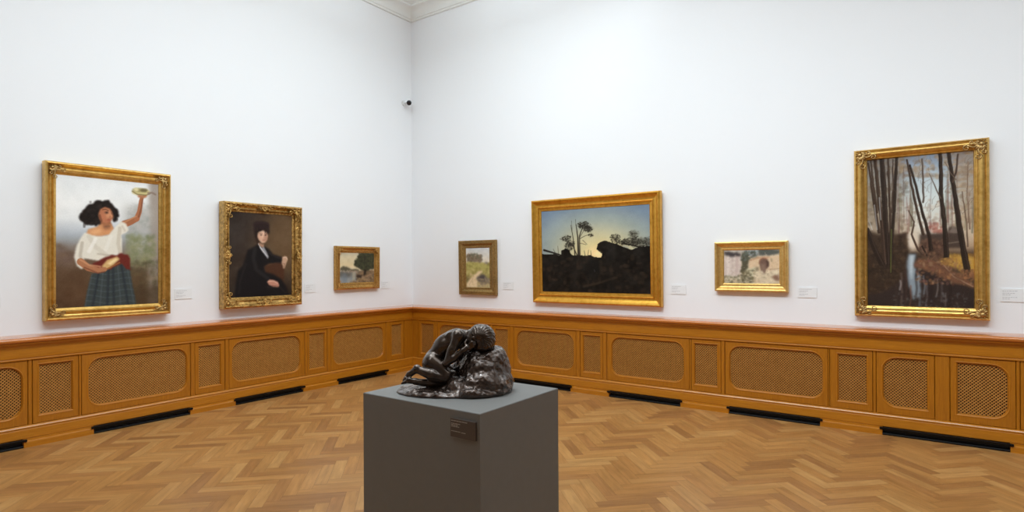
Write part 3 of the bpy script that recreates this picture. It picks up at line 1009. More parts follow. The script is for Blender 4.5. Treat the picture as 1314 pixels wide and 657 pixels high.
def paint_forest():
    c = Cv(200, 330, [(4, 46), (441, 14), (446, 650), (4, 640)], 17)
    R = c.rng
    c.grad([(10, (118, 128, 146)), (90, (158, 172, 186)), (170, (190, 200, 202)), (260, (208, 204, 190)), (330, (214, 198, 176)), (400, (168, 142, 116)),
            (430, (84, 66, 52)), (655, (50, 40, 34))])
    c.ell(265, 230, 70, 150, (206, 214, 214), 40, 0.55)
    c.ell(195, 380, 26, 40, (230, 216, 198), 14, 0.8)
    c.mottle(50, 7)
    # brown haze left and right, russet haze on top
    c.poly([(0, 30), (170, 30), (150, 200), (160, 350), (0, 350)], (112, 94, 76), 26, 0.62, 14)
    c.poly([(350, 10), (450, 10), (450, 340), (390, 340), (370, 200)], (150, 126, 102), 24, 0.6, 14)
    c.dabs(260, (0, 30, 180, 340), 9, [(96, 80, 64), (128, 110, 88), (84, 70, 56), (140, 124, 102)], 0.35)
    c.dabs(230, (120, 10, 445, 120), 9, [(150, 122, 92), (172, 142, 104), (118, 98, 78), (134, 118, 108)], 0.35)
    c.dabs(170, (340, 60, 445, 330), 8, [(152, 124, 96), (172, 144, 112), (126, 104, 84), (182, 162, 140)], 0.38)
    c.dabs(140, (150, 210, 400, 350), 7, [(176, 156, 138), (200, 184, 164), (146, 122, 104)], 0.4)
    # hosts of thin far stems
    for _ in range(46):
        x = R.uniform(110, 440)
        if 215 < x < 310 and R.uniform() < 0.75:
            continue
        y0, y1 = R.uniform(60, 240), R.uniform(300, 350)
        c.line([(x + R.uniform(-8, 8), y0), (x + R.uniform(-4, 4), (y0 + y1) / 2), (x, y1)], (R.uniform(1.5, 2.5), R.uniform(2.5, 5)), (104 + R.uniform(-20, 20), 86 + R.uniform(-18, 18), 70 + R.uniform(-14, 14)), 2, 0.6)
    c.dabs(46, (268, 305, 325, 348), 7, [(158, 100, 88), (178, 122, 106), (132, 84, 74)], 0.5)
    # barns beyond the bank
    c.poly([(228, 350), (340, 345), (345, 322), (368, 318), (398, 350), (398, 408), (228, 412)], (74, 60, 52), 4)
    c.poly([(344, 346), (362, 318), (392, 348)], (128, 112, 102), 3, 0.8)
    c.poly([(128, 346), (178, 340), (180, 430), (128, 440)], (66, 50, 40), 5, 1, 5)
    c.line([(330, 390), (396, 380)], 4, (132, 116, 100), 2, 0.7)
    # dark left bank
    c.poly([(0, 330), (60, 350), (120, 346), (182, 410), (186, 500), (176, 560), (100, 600), (0, 650)], (58, 44, 34), 8, 0.95, 10)
    c.dabs(200, (0, 360, 180, 620), 8, [(74, 56, 42), (48, 38, 30), (88, 68, 50), (58, 48, 38), (40, 32, 26)], 0.45)
    # right meadow and bank
    c.poly([(305, 438), (345, 430), (445, 440), (445, 520), (390, 500), (330, 470)], (178, 138, 64), 7, 1, 6)
    c.dabs(70, (310, 430, 440, 480), 6, [(200, 160, 78), (160, 118, 56), (128, 92, 48), (186, 150, 84)], 0.5)
    c.poly([(235, 405), (255, 370), (300, 368), (325, 400), (330, 450), (255, 452)], (86, 62, 50), 6, 0.95, 8)
    c.dabs(110, (228, 372, 335, 455), 6, [(104, 76, 60), (72, 52, 42), (126, 94, 76), (60, 44, 36)], 0.5)
    # water
    c.poly([(0, 600), (90, 580), (172, 520), (182, 430), (222, 428), (212, 470), (262, 500), (350, 530), (446, 575), (446, 655), (0, 655)], (52, 42, 38), 6, 1, 5)
    c.poly([(182, 432), (212, 430), (205, 480), (232, 520), (236, 600), (200, 620), (186, 560), (176, 500)], (140, 154, 164), 5, 0.9, 4)
    c.poly([(188, 436), (206, 434), (200, 500), (196, 540), (186, 500)], (186, 196, 202), 4, 0.9)
    for x, y0_, y1_, w_, col in ((152, 510, 640, 9, (96, 80, 74)), (146, 540, 575, 8, (168, 160, 156)), (170, 500, 640, 8, (70, 52, 46)), (213, 500, 625, 10, (52, 44, 42)), (218, 480, 520, 8, (40, 34, 32)),
                                 (258, 540, 640, 7, (104, 100, 104)), (276, 530, 640, 15, (44, 34, 32)), (300, 535, 600, 5, (150, 140, 134)), (246, 520, 600, 6, (130, 136, 142)), (318, 545, 620, 8, (84, 74, 72)),
                                 (228, 580, 640, 9, (110, 116, 124)), (190, 560, 640, 6, (120, 82, 68)), (350, 560, 640, 14, (40, 32, 30)), (130, 560, 640, 10, (62, 50, 44)), (335, 590, 640, 5, (116, 108, 106))):
        c.line([(x, y0_), (x + 2, (y0_ + y1_) / 2), (x - 1, y1_)], w_, col, 5, 0.6, 3)
    c.dabs(170, (110, 590, 440, 650), 5, [(62, 52, 48), (88, 84, 86), (106, 102, 100), (44, 36, 34), (74, 56, 48)], 0.4)
    c.poly([(205, 466), (250, 448), (320, 462), (372, 500), (440, 548), (446, 572), (360, 545), (285, 508), (210, 486)], (112, 78, 58), 5, 0.95, 5)
    c.dabs(150, (215, 452, 440, 555), 6, [(140, 96, 68), (94, 64, 48), (164, 116, 76), (118, 80, 70), (150, 120, 92)], 0.5)
    c.line([(322, 470), (365, 522), (440, 562)], 3.5, (178, 146, 118), 2, 0.7)
    c.line([(300, 470), (345, 500), (400, 545)], 5, (92, 66, 52), 3, 0.6)
    c.soften(3, 0.5)
    # trunks, lit a little on one side
    def trunk(p, w_, col, side=1):
        c.line(p, w_, col, 2, 0.97, 2)
        w0, w1 = w_
        c.line([(x + side * (w0 + (w1 - w0) * q / (len(p) - 1)) * 0.28, y) for q, (x, y) in enumerate(p)], (w0 * 0.22, w1 * 0.22), tuple(min(255, v * 1.55 + 8) for v in col), 2, 0.55, 2)
    D1, D2 = (44, 34, 28), (60, 46, 37)
    for p, w_, col in (([(70, 45), (82, 240), (90, 400), (94, 520)], (22, 26), D1), ([(40, 48), (58, 220), (72, 350), (80, 470)], (15, 18), D2), ([(10, 60), (36, 230), (56, 340)], (9, 14), D2),
                       ([(96, 42), (102, 200), (108, 400), (108, 500)], (10, 12), D2), ([(134, 38), (124, 200), (112, 380), (108, 500)], (13, 16), D1), ([(4, 330), (36, 410), (84, 505)], (18, 26), D1),
                       ([(22, 50), (30, 140), (48, 260)], (6, 10), D2), ([(116, 45), (118, 140), (112, 260)], (5, 7), D2),
                       ([(176, 48), (196, 150), (222, 270), (244, 350)], (8, 13), D2), ([(190, 70), (222, 190), (246, 280), (270, 365), (278, 440)], (9, 17), D1), ([(240, 45), (244, 140), (244, 220)], (6, 8), (80, 68, 60)),
                       ([(312, 24), (316, 190), (330, 330), (340, 462)], (15, 22), D1), ([(344, 18), (364, 160), (388, 320), (420, 512)], (14, 26), D1),
                       ([(268, 105), (290, 150), (312, 205)], (2.5, 6), (84, 70, 60)), ([(382, 30), (374, 100), (360, 140)], (7, 9), (66, 52, 44)), ([(184, 255), (206, 300), (196, 350), (222, 412), (240, 430)], (5, 11), (72, 55, 45)),
                       ([(398, 180), (414, 300), (420, 400)], (4, 7), (100, 80, 66)), ([(420, 60), (416, 200), (428, 330)], (4, 6), (116, 96, 80)), ([(330, 60), (350, 100), (372, 130)], (2, 4), (90, 74, 62)),
                       ([(240, 400), (262, 440)], (8, 6), D1)):
        trunk(p, w_, col)
    c.dabs(90, (50, 480, 130, 540), 8, [(58, 45, 36), (48, 38, 30), (72, 56, 42)], 0.55)
    c.dabs(60, (318, 448, 362, 474), 6, [(150, 110, 62), (112, 80, 52), (170, 130, 70)], 0.55)
    c.dabs(60, (392, 495, 442, 530), 6, [(128, 86, 60), (150, 104, 70), (104, 74, 54)], 0.6)
    c.dabs(60, (250, 420, 300, 455), 6, [(100, 74, 58), (78, 58, 46), (116, 86, 66)], 0.55)
    # twigs
    for _ in range(60):
        x, y = R.uniform(5, 440), R.uniform(40, 300)
        a = R.uniform(-2.4, -0.7)
        L = R.uniform(18, 50)
        c.line([(x, y), (x + L * 0.5 * math.cos(a), y + L * 0.5 * math.sin(a)), (x + L * math.cos(a + 0.3), y + L * math.sin(a + 0.3))], (2.2, 1), (88, 72, 60), 2, 0.5)
    c.line([(110, 330), (108, 420), (107, 505)], 4, (104, 110, 54), 2, 0.7)
    for p in ([(36, 230), (44, 300), (48, 330)], [(14, 300), (26, 330)], [(58, 200), (64, 290)]):
        c.line(p, 4, (196, 200, 202), 3, 0.6)
    c.speck(2.5)
    return c.c


k = NT('painted_canvas')
at = k.n('ShaderNodeVertexColor', layer_name='paint')
k.l(at.outputs['Color'], k.b.inputs['Base Color'])
k.set(Roughness=0.5)
k.b.inputs['Specular IOR Level'].default_value = 0.12
f = k.noise(k.mapped((1, 1, 1)), 260, 4)
k.bump(f, 0.08, 0.001)
M['canvas'] = k.m


def canvas(img, W, H, x0, z0, y, parent, gain=1.06):
    """painted canvas: one vertex-coloured cell per brush pixel, on a board with thickness"""
    h, w, _ = img.shape
    img = np.clip(img * gain / 255.0, 0, 1)
    L = np.where(img <= 0.04045, img / 12.92, ((img + 0.055) / 1.055) ** 2.4)
    xs = x0 + W * (np.arange(w) + 0.5) / w
    zs = z0 + H * (1 - (np.arange(h) + 0.5) / h)
    xs[0], xs[-1] = x0, x0 + W
    zs[0], zs[-1] = z0 + H, z0
    co = np.zeros((h * w + 4, 3))
    co[:h * w, 0] = np.tile(xs, h)
    co[:h * w, 2] = np.repeat(zs, w)
    co[:h * w, 1] = y
    co[h * w:] = [(x0, y + 0.012, z0 + H), (x0 + W, y + 0.012, z0 + H), (x0 + W, y + 0.012, z0), (x0, y + 0.012, z0)]
    idx = np.arange(h * w).reshape(h, w)
    q = np.stack([idx[1:, :-1], idx[1:, 1:], idx[:-1, 1:], idx[:-1, :-1]], -1).reshape(-1, 4)
    n = h * w
    faces = q.tolist() + [[n, n + 1, n + 2, n + 3],
                          idx[0, :].tolist() + [n + 1, n], idx[-1, ::-1].tolist() + [n + 3, n + 2],
                          idx[::-1, 0].tolist() + [n, n + 3], idx[:, -1].tolist() + [n + 2, n + 1]]
    me = bpy.data.meshes.new('canvas')
    me.from_pydata(co.tolist(), [], faces)
    ca = me.color_attributes.new('paint', 'FLOAT_COLOR', 'POINT')
    rgba = np.ones((n + 4, 4), np.float32)
    rgba[:n, :3] = L.reshape(-1, 3)
    rgba[n:, :3] = 0.2
    ca.data.foreach_set('color', rgba.ravel())
    me.materials.append(M['canvas'])
    o = bpy.data.objects.new('canvas', me)
    COL.objects.link(o)
    o.parent = parent
    return o


def rect(W, H, i, y, top=0, bot=0):
    """rectangle loop inset by i from a W x H frame, base at z=0, centred in x"""
    return [(-W / 2 + i, y, i), (W / 2 - i, y, i), (W / 2 - i, y, H - i), (-W / 2 + i, y, H - i)]


def frame_ring(prof, W, H, mat, parent, name='frame', hole=None):
    """mitred frame; prof = (inset, distance from wall). hole=(x0,x1,z0,z1) makes the insets reach the canvas exactly"""
    m = MB()
    imax = max(i for i, _ in prof)
    loops = []
    for i, d in prof:
        if hole:
            t = i / imax
            x0, x1 = -W / 2 + t * (hole[0] + W / 2), W / 2 - t * (W / 2 - hole[1])
            z0, z1 = t * hole[2], H - t * (H - hole[3])
            loops.append([(x0, -d, z0), (x1, -d, z0), (x1, -d, z1), (x0, -d, z1)])
        else:
            loops.append(rect(W, H, i, -d))
    m.loft(loops, True, wrap=True)
    return m.build(name, mat, parent, merge=1e-5)


def rnd_prof(pts, n=5):
    """polyline through pts with arcs kept as is"""
    return pts


def ornament(parent, cx, cz, d, sx, sz, size, kind='corner', mat=None, name='corner_ornament', seed=0, flat=0.5):
    """carved acanthus cluster: scrolls, leaves and a shell, lying on the frame face"""
    r = random.Random(seed)
    m = MB()
    # two C-scrolls running away from the corner along each rail
    def scroll(dirx, dirz, L, wd, curl):
        pts, rad = [], []
        px, pz = -dirz, dirx
        N = 22
        for i in range(N + 1):
            t = i / N
            if t < 0.55:
                a = t / 0.55
                x = L * a * 0.75
                y = wd * math.sin(a * PI) * 0.35 * curl
            else:
                a = (t - 0.55) / 0.45
                th = a * 1.6 * 2 * PI * 0.8
                rr = wd * 0.38 * (1 - a * 0.8)
                x = L * 0.75 + rr * math.sin(th)
                y = curl * (wd * 0.38 - rr * math.cos(th)) - 0 * wd
            pts.append((cx + dirx * x + px * y, -d - size * 0.05 * math.sin(t * PI), cz + dirz * x + pz * y))
            rad.append(size * 0.075 * (1.15 - 0.75 * t))
        m.tube(pts, rad, 6)
    if kind == 'corner':
        scroll(sx, 0, size * 1.15, size * 0.55, -sx * sz if False else 1 * sz * sx)
        scroll(0, sz, size * 1.15, size * 0.55, -1 * sz * sx)
        scroll(sx, 0, size * 0.75, size * 0.35, -1 * sz * sx)
        scroll(0, sz, size * 0.75, size * 0.35, 1 * sz * sx)
        dirs = [(sx, 0), (0, sz), (sx * 0.7, sz * 0.7)]
    else:
        scroll(1, 0, size * 1.1, size * 0.5, 1)
        scroll(-1, 0, size * 1.1, size * 0.5, -1)
        scroll(1, 0, size * 0.7, size * 0.35, -1)
        scroll(-1, 0, size * 0.7, size * 0.35, 1)
        dirs = [(1, 0), (-1, 0), (0, sz)]
    # acanthus leaf lobes fanning from the centre
    for dx, dz in dirs:
        base = math.atan2(dz, dx)
        for q in range(-2, 3):
            a = base + q * 0.33
            L = size * (0.42 - 0.05 * abs(q))
            mat_ = Matrix.Rotation(-a, 3, 'Y')
            c0 = (cx + math.cos(a) * L * 0.75, -d - size * 0.03, cz + math.sin(a) * L * 0.75)
            m.ellipsoid(c0, (L * 0.5, size * 0.10 * flat * 2, size * 0.075), 8, 6, mat_)
    # shell / boss in the middle with a ring of beads
    m.ellipsoid((cx, -d - size * 0.04, cz), (size * 0.17, size * 0.13, size * 0.17), 12, 8)
    for q in range(9):
        a = q / 9 * 2 * PI + 0.3
        m.ellipsoid((cx + math.cos(a) * size * 0.24, -d - size * 0.03, cz + math.sin(a) * size * 0.24), (size * 0.055,) * 3, 8, 5)
    return m.build(name, mat or M['gold_orn'], parent, smooth=True)


def painting(name, label, w, s0, zb, W, H, tilt, dep, inner, prof, mat, img, rec, name2=None):
    """inner = (ds, vb, w, h) of the canvas opening in the frame's plane; prof insets run 0..1"""
    rz = ROT[w]
    loc = (s0, -0.004, zb) if w == 'r' else (0.004, -s0, zb)
    root = thing(name, label, 'painting', loc, (math.radians(tilt), 0, rz), 'framed oil paintings on the gallery walls')
    ds, vb, iw, ih = inner
    hole = (ds - iw / 2, ds + iw / 2, vb, vb + ih)
    fr = frame_ring(prof, W, H, mat, root, hole=hole)
    canvas(img(), iw + 0.006, ih + 0.006, ds - iw / 2 - 0.003, vb - 0.003, -(dep - rec), root)
    return fr, hole


def arc(i0, d0, i1, d1, bulge, n=5):
    """profile points from (i0,d0) to (i1,d1), bulging outwards (+) or inwards (-)"""
    out = []
    for t in range(1, n):
        u = t / n
        out.append((i0 + (i1 - i0) * u, d0 + (d1 - d0) * u + bulge * math.sin(u * PI)))
    return out + [(i1, d1)]


# --- girl in white blouse
D = 0.10
pr = [(0, 0.0), (0, D - 0.02)] + arc(0, D - 0.02, 0.16, D, 0.006) + [(0.20, D - 0.004)] + arc(0.22, D - 0.006, 0.62, D - 0.03, -0.018, 7) + [(0.66, D - 0.024)] + arc(0.66, D - 0.024, 0.76, D - 0.026, 0.008) + \
     [(0.80, D - 0.034), (0.97, D - 0.04), (1.0, D - 0.044), (1.0, 0.02), (0.5, 0.0)]
g, hole = painting('framed_painting', 'gold framed painting of a girl in a white blouse raising a bowl', 'l', 4.192, 1.065, 1.086, 1.473, 0.78, D,
                   (-0.012, 0.115, 0.883, 1.242), pr, M['gold'], paint_girl, 0.045)
for sx in (-1, 1):
    for sz in (-1, 1):
        ornament(g, sx * (0.543 - 0.056), 0.057 if sz < 0 else 1.473 - 0.057, D - 0.022, -sx, -sz, 0.095, 'corner', M['gold_orn'], seed=3, flat=0.35)
m = MB()
for q in range(150):     # leaf-tip running ornament along the inner edge
    pass

# --- seated woman
D = 0.12
pr = [(0, 0.0), (0, D - 0.015), (0.05, D - 0.012)] + arc(0.05, D - 0.012, 0.24, D - 0.004, 0.014) + [(0.28, D - 0.016)] + arc(0.30, D - 0.02, 0.62, D - 0.042, -0.008, 6) + [(0.66, D - 0.034)] + \
     arc(0.66, D - 0.034, 0.78, D - 0.040, 0.009) + [(0.82, D - 0.052), (0.97, D - 0.055), (1.0, D - 0.06), (1.0, 0.02), (0.5, 0.0)]
g, hole = painting('framed_painting', 'ornate gold framed dark portrait of a seated woman in black', 'l', 2.578, 1.075, 1.017, 1.235, 0.69, D,
                   (-0.015, 0.125, 0.811, 0.998), pr, M['gold_carved'], paint_seated, 0.06)
for sx in (-1, 1):
    for sz in (-1, 1):
        ornament(g, sx * (0.5085 - 0.052), 0.058 if sz < 0 else 1.235 - 0.055, D - 0.016, -sx, -sz, 0.125, 'corner', M['gold_carved'], seed=4, flat=0.4)
for sz in (-1, 1):
    ornament(g, -0.005, 0.052 if sz < 0 else 1.235 - 0.05, D - 0.014, 0, -sz, 0.105, 'mid', M['gold_carved'], 'centre_ornament', 5, 0.4)
for sx in (-1, 1):
    o = ornament(g, 0, 0, D - 0.014, 0, 1, 0.105, 'mid', M['gold_carved'], 'centre_ornament', 6, 0.4)
    o.rotation_euler = (0, PI / 2, 0)
    o.location = (sx * (0.5085 - 0.048), 0, 0.6175)
# running foliage along the outer moulding
for horiz, sg_ in ((True, -1), (True, 1), (False, -1), (False, 1)):
    m = MB()
    rr = random.Random(9)
    L = (1.017 if horiz else 1.235)
    n = int(L / 0.03)
    for q in range(2, n - 1):
        t = (q + 0.5) / n * L
        a = (q % 2) * 1.2 - 0.6
        if horiz:
            c0 = (t - L / 2, -(D - 0.004), 0.026 if sg_ < 0 else 1.235 - 0.026)
            mt = Matrix.Rotation(a, 3, 'Y')
        else:
            c0 = (sg_ * (0.5085 - 0.024), -(D - 0.004), t)
            mt = Matrix.Rotation(a + PI / 2, 3, 'Y')
        m.ellipsoid(c0, (0.019, 0.008, 0.0075), 8, 5, mt)
    m.build('carved_border', M['gold_carved'], g, smooth=True)

# --- small lake scene
D = 0.065
pr = [(0, 0.0), (0, D - 0.012)] + arc(0, D - 0.012, 0.3, D, 0.006) + [(0.36, D - 0.006)] + arc(0.36, D - 0.006, 0.72, D - 0.026, -0.006, 6) + [(0.76, D - 0.02), (0.82, D - 0.022), (0.86, D - 0.03), (1.0, D - 0.033), (1.0, 0.015), (0.5, 0.0)]
g, hole = painting('framed_painting', 'smallest gold framed landscape on the left wall, lake beneath a dark tree', 'l', 1.111, 1.236, 0.775, 0.602, 0.66, D,
                   (-0.006, 0.093, 0.604, 0.418), pr, M['gold_worn'], paint_lake, 0.035)
for sx in (-1, 1):
    for sz in (-1, 1):
        ornament(g, sx * (0.3875 - 0.045), 0.045 if sz < 0 else 0.602 - 0.045, D - 0.006, -sx, -sz, 0.075, 'corner', M['gold_worn'], seed=8, flat=0.35)

# --- small meadow path
D = 0.05
pr = [(0, 0.0), (0, D - 0.006), (0.03, D), (0.24, D), (0.27, D - 0.008)] + arc(0.27, D - 0.008, 0.55, D - 0.016, 0.006, 5) + [(0.58, D - 0.022)] + arc(0.58, D - 0.022, 0.84, D - 0.03, -0.004, 4) + \
     [(0.87, D - 0.026), (0.93, D - 0.028), (1.0, D - 0.034), (1.0, 0.008), (0.5, 0.0)]
painting('framed_painting', 'upright antique gilt framed landscape of a path through a sunny meadow', 'r', 1.349, 1.140, 0.680, 0.782, 0.86, D,
         (-0.006, 0.107, 0.433, 0.566), pr, M['gold_antique'], paint_path, 0.036)

# --- sunset
D = 0.075
pr = [(0, 0.0), (0, D - 0.02), (0.02, D - 0.012)] + arc(0.02, D - 0.012, 0.16, D - 0.002, 0.006) + [(0.2, D - 0.004)] + arc(0.2, D - 0.004, 0.62, D - 0.034, -0.010, 8) + [(0.66, D - 0.028)] + \
     arc(0.66, D - 0.028, 0.74, D - 0.03, 0.005) + [(0.78, D - 0.04), (0.95, D - 0.044), (0.97, D - 0.04), (1.0, D - 0.048), (1.0, 0.015), (0.5, 0.0)]
painting('framed_painting', 'wide gold framed landscape of black rocks and bare trees at sunset', 'r', 3.216, 1.066, 1.789, 1.351, 1.35, D,
         (-0.004, 0.148, 1.506, 1.055), pr, M['gold_warm'], paint_sunset, 0.048)

# --- ruins
D = 0.06
pr = [(0, 0.0), (0, D - 0.008), (0.03, D)] + arc(0.03, D, 0.3, D - 0.002, 0.004, 4) + [(0.34, D - 0.01)] + arc(0.34, D - 0.01, 0.8, D - 0.032, -0.008, 7) + [(0.84, D - 0.028), (0.92, D - 0.03), (1.0, D - 0.036), (1.0, 0.01), (0.5, 0.0)]
painting('framed_painting', 'small wide gold framed picture of pale ruined walls with an arched opening', 'r', 5.087, 1.266, 0.741, 0.534, 0.52, D,
         (0.004, 0.087, 0.561, 0.356), pr, M['gold_pale'], paint_ruin, 0.038)

# --- forest stream
D = 0.085
pr = [(0, 0.0), (0, D - 0.03), (0.03, D - 0.022)] + arc(0.03, D - 0.022, 0.2, D - 0.012, 0.008) + [(0.24, D - 0.016)] + arc(0.24, D - 0.016, 0.74, D - 0.02, 0.018, 9) + [(0.77, D - 0.03), (0.86, D - 0.034), (0.89, D - 0.03), (0.94, D - 0.032), (1.0, D - 0.046), (1.0, 0.02), (0.5, 0.0)]
g, hole = painting('framed_painting', 'tall gold framed forest painting of dark trunks along a stream', 'r', 6.560, 1.056, 1.018, 1.588, 0.0, D,
                   (0.0, 0.105, 0.799, 1.383), pr, M['gold'], paint_forest, 0.046)
for sx in (-1, 1):
    for sz in (-1, 1):
        ornament(g, sx * (0.509 - 0.052), 0.052 if sz < 0 else 1.588 - 0.052, D - 0.008, -sx, -sz, 0.125, 'corner', M['gold_orn'], seed=21, flat=0.5)

# ------------------------------------------------------------------ wall label cards
CARDS = [('l', 5.028, 5.205, 1.213, 1.322, 'white wall card cut off at the left edge of the photo'),
         ('l', 3.389, 3.569, 1.208, 1.318, 'small white wall card to the right of the girl painting'),
         ('l', 1.790, 1.955, 1.215, 1.330, 'small white wall card to the right of the seated woman portrait'),
         ('l', 0.480, 0.640, 1.223, 1.332, 'small white wall card between the lake painting and the room corner'),
         ('r', 1.775, 1.960, 1.224, 1.331, 'small white wall card between the meadow painting and the sunset painting'),
         ('r', 4.199, 4.376, 1.217, 1.326, 'small white wall card between the sunset painting and the ruins painting'),
         ('r', 5.540, 5.715, 1.214, 1.318, 'small white wall card to the right of the ruins painting'),
         ('r', 7.140, 7.318, 1.221, 1.334, 'white wall card to the right of the forest painting, near the photo edge')]
for n_, (w, a, b, z0, z1, lab) in enumerate(CARDS):
    mid = (a + b) / 2
    root = thing('wall_card', lab, 'label card', (mid, 0, z0) if w == 'r' else (0, -mid, z0), (0, 0, ROT[w]), 'label cards beside the paintings')
    hw, h = (b - a) / 2, z1 - z0
    m = MB()
    lo = rloop(-hw, hw, 0, h, [0.003] * 4, -0.0065, 4)
    lb = [(x, -0.0005, z) for x, y, z in lo]
    m.loft([lb, lo], True, True, True)
    cd_ = m.build('card', M['card'], root)
    rr = random.Random(50 + n_)
    m = MB()
    for row, (zz, ln) in enumerate(((0.82, 0.62), (0.66, 0.40), (0.54, 0.34), (0.34, 0.5), (0.22, 0.28))):
        x = -hw + 0.014
        xe = x + ln * 2 * hw * rr.uniform(0.85, 1.1)
        while x < xe:       # illegible small print, word by word
            wl = rr.uniform(0.007, 0.018)
            m.box(x, min(x + wl, hw - 0.01), -0.0072, -0.0064, zz * h - 0.0016, zz * h + 0.0016)
            x += wl + 0.004
    m.build('printed_text', M['print'], cd_)

# ------------------------------------------------------------------ security camera high on the left wall
cam_o = thing('security_camera', 'small white security camera with dark lens high beside the room corner', 'camera', (0, -0.17, 4.085), (0, 0, PI / 2))
m = MB()
lo = [[(r_ * math.cos(2 * PI * k_ / 20), y_, r_ * math.sin(2 * PI * k_ / 20)) for k_ in range(20)] for r_, y_ in ((0.045, -0.0005), (0.045, -0.014), (0.036, -0.022), (0.014, -0.024))]
m.loft(lo, True, True, True)
m.build('mount', M['camwhite'], cam_o, smooth=True, angle=30)
m = MB()
m.tube([(0, -0.02, 0), (0.006, -0.055, 0.004), (0.016, -0.085, 0.0)], 0.009, 10)
m.build('arm', M['camwhite'], cam_o, smooth=True)
# the body points at the middle of the room, down
ax = Vector((-0.72, -0.62, -0.30)).normalized()
c0 = Vector((0.022, -0.10, -0.004))
up = Vector((0, 0, 1))
e1 = ax.cross(up).normalized()
e2 = e1.cross(ax)


def ring(r_, t_):
    return [c0 + ax * t_ + (e1 * math.cos(2 * PI * q / 24) + e2 * math.sin(2 * PI * q / 24)) * r_ for q in range(24)]


m = MB()
m.loft([ring(0.018, -0.05), ring(0.034, -0.044), ring(0.040, -0.02), ring(0.040, 0.036), ring(0.037, 0.042)], True, True, True)
hs_ = m.build('housing', M['camwhite'], cam_o, smooth=True, angle=35)
m = MB()
m.loft([ring(0.0375, 0.0405), ring(0.0375, 0.047), ring(0.030, 0.051), ring(0.014, 0.055)], True, True, True)
m.build('lens', M['camglass'], hs_, smooth=True, angle=35)

# ------------------------------------------------------------------ pedestal
PX0, PX1, PY0, PY1, PH = 4.652, 5.306, -4.897, -4.338, 1.0
m = MB()
b_ = 0.004
cx_, cy_ = (PX0 + PX1) / 2, (PY0 + PY1) / 2
hx, hy = (PX1 - PX0) / 2, (PY1 - PY0) / 2


def sq(i, z):
    return [(-hx + i, -hy + i, z), (hx - i, -hy + i, z), (hx - i, hy - i, z), (-hx + i, hy - i, z)]


m.loft([sq(0.015, 0.0), sq(0.015, 0.03), sq(0.0, 0.034), sq(0, PH - b_), sq(0.0012, PH - 0.0012), sq(b_, PH)], True, True, True)
ped = m.build('pedestal', M['plinth'])
ped.location = (cx_, cy_, 0)
tag(ped, 'tall matt grey box pedestal under the bronze sculpture on the parquet', 'pedestal')

plq = thing('mounted_plaque', 'small dark label plaque fixed near the top corner of the grey pedestal', 'plaque', (5.229, PY0, 0.897))
m = MB()
m.box(-0.061, 0.061, -0.010, -0.0003, 0.0, 0.070)
pl_ = m.build('plate', M['plaque'], plq)
m = MB()
rr = random.Random(5)
for zz, x1 in ((0.0625, 0.014), (0.0515, -0.016), (0.046, -0.024), (0.0405, -0.02), (0.0225, -0.016), (0.0215, 0.012)):
    x = -0.057 if not (zz == 0.0215) else -0.006
    while x < x1:
        wl = rr.uniform(0.006, 0.013)
        m.box(x, x + wl, -0.0107, -0.0099, zz - 0.0013, zz + 0.0013)
        x += wl + 0.0022
m.build('printed_text', M['plaque_print'], pl_)

# ------------------------------------------------------------------ bronze sculpture, from signed distance fields
YAW = 0.6237


def noise3(P, s, seed):
    rg = np.random.default_rng(seed)
    tab = rg.uniform(-1, 1, (61, 59, 53)).astype(np.float32)
    G = [p / s + 20 for p in P]
    I = [np.floor(g_).astype(int) for g_ in G]
    F = [g_ - i_ for g_, i_ in zip(G, I)]
    F = [f_ * f_ * (3 - 2 * f_) for f_ in F]
    out = 0
    for a in (0, 1):
        for b in (0, 1):
            for c in (0, 1):
                wgt = (F[0] if a else 1 - F[0]) * (F[1] if b else 1 - F[1]) * (F[2] if c else 1 - F[2])
                out = out + wgt * tab[(I[0] + a) % 61, (I[1] + b) % 59, (I[2] + c) % 53]
    return out


def cone(P, a, b, ra, rb):
    a, b = np.array(a, float), np.array(b, float)
    d = b - a
    t = ((P[0] - a[0]) * d[0] + (P[1] - a[1]) * d[1] + (P[2] - a[2]) * d[2]) / (d @ d)
    t = np.clip(t, 0, 1)
    return np.sqrt((P[0] - a[0] - t * d[0]) ** 2 + (P[1] - a[1] - t * d[1]) ** 2 + (P[2] - a[2] - t * d[2]) ** 2) - (ra + (rb - ra) * t)


def elli(P, c, r, R=None):
    q = [P[i] - c[i] for i in range(3)]
    if R is not None:
        q = [R[0][i] * q[0] + R[1][i] * q[1] + R[2][i] * q[2] for i in range(3)]
    k0 = np.sqrt((q[0] / r[0]) ** 2 + (q[1] / r[1]) ** 2 + (q[2] / r[2]) ** 2)
    k1 = np.sqrt((q[0] / r[0] ** 2) ** 2 + (q[1] / r[1] ** 2) ** 2 + (q[2] / r[2] ** 2) ** 2) + 1e-9
    return k0 * (k0 - 1) / k1


def smin(a, b, k_):
    h = np.clip(0.5 + 0.5 * (b - a) / k_, 0, 1)
    return b * (1 - h) + a * h - k_ * h * (1 - h)


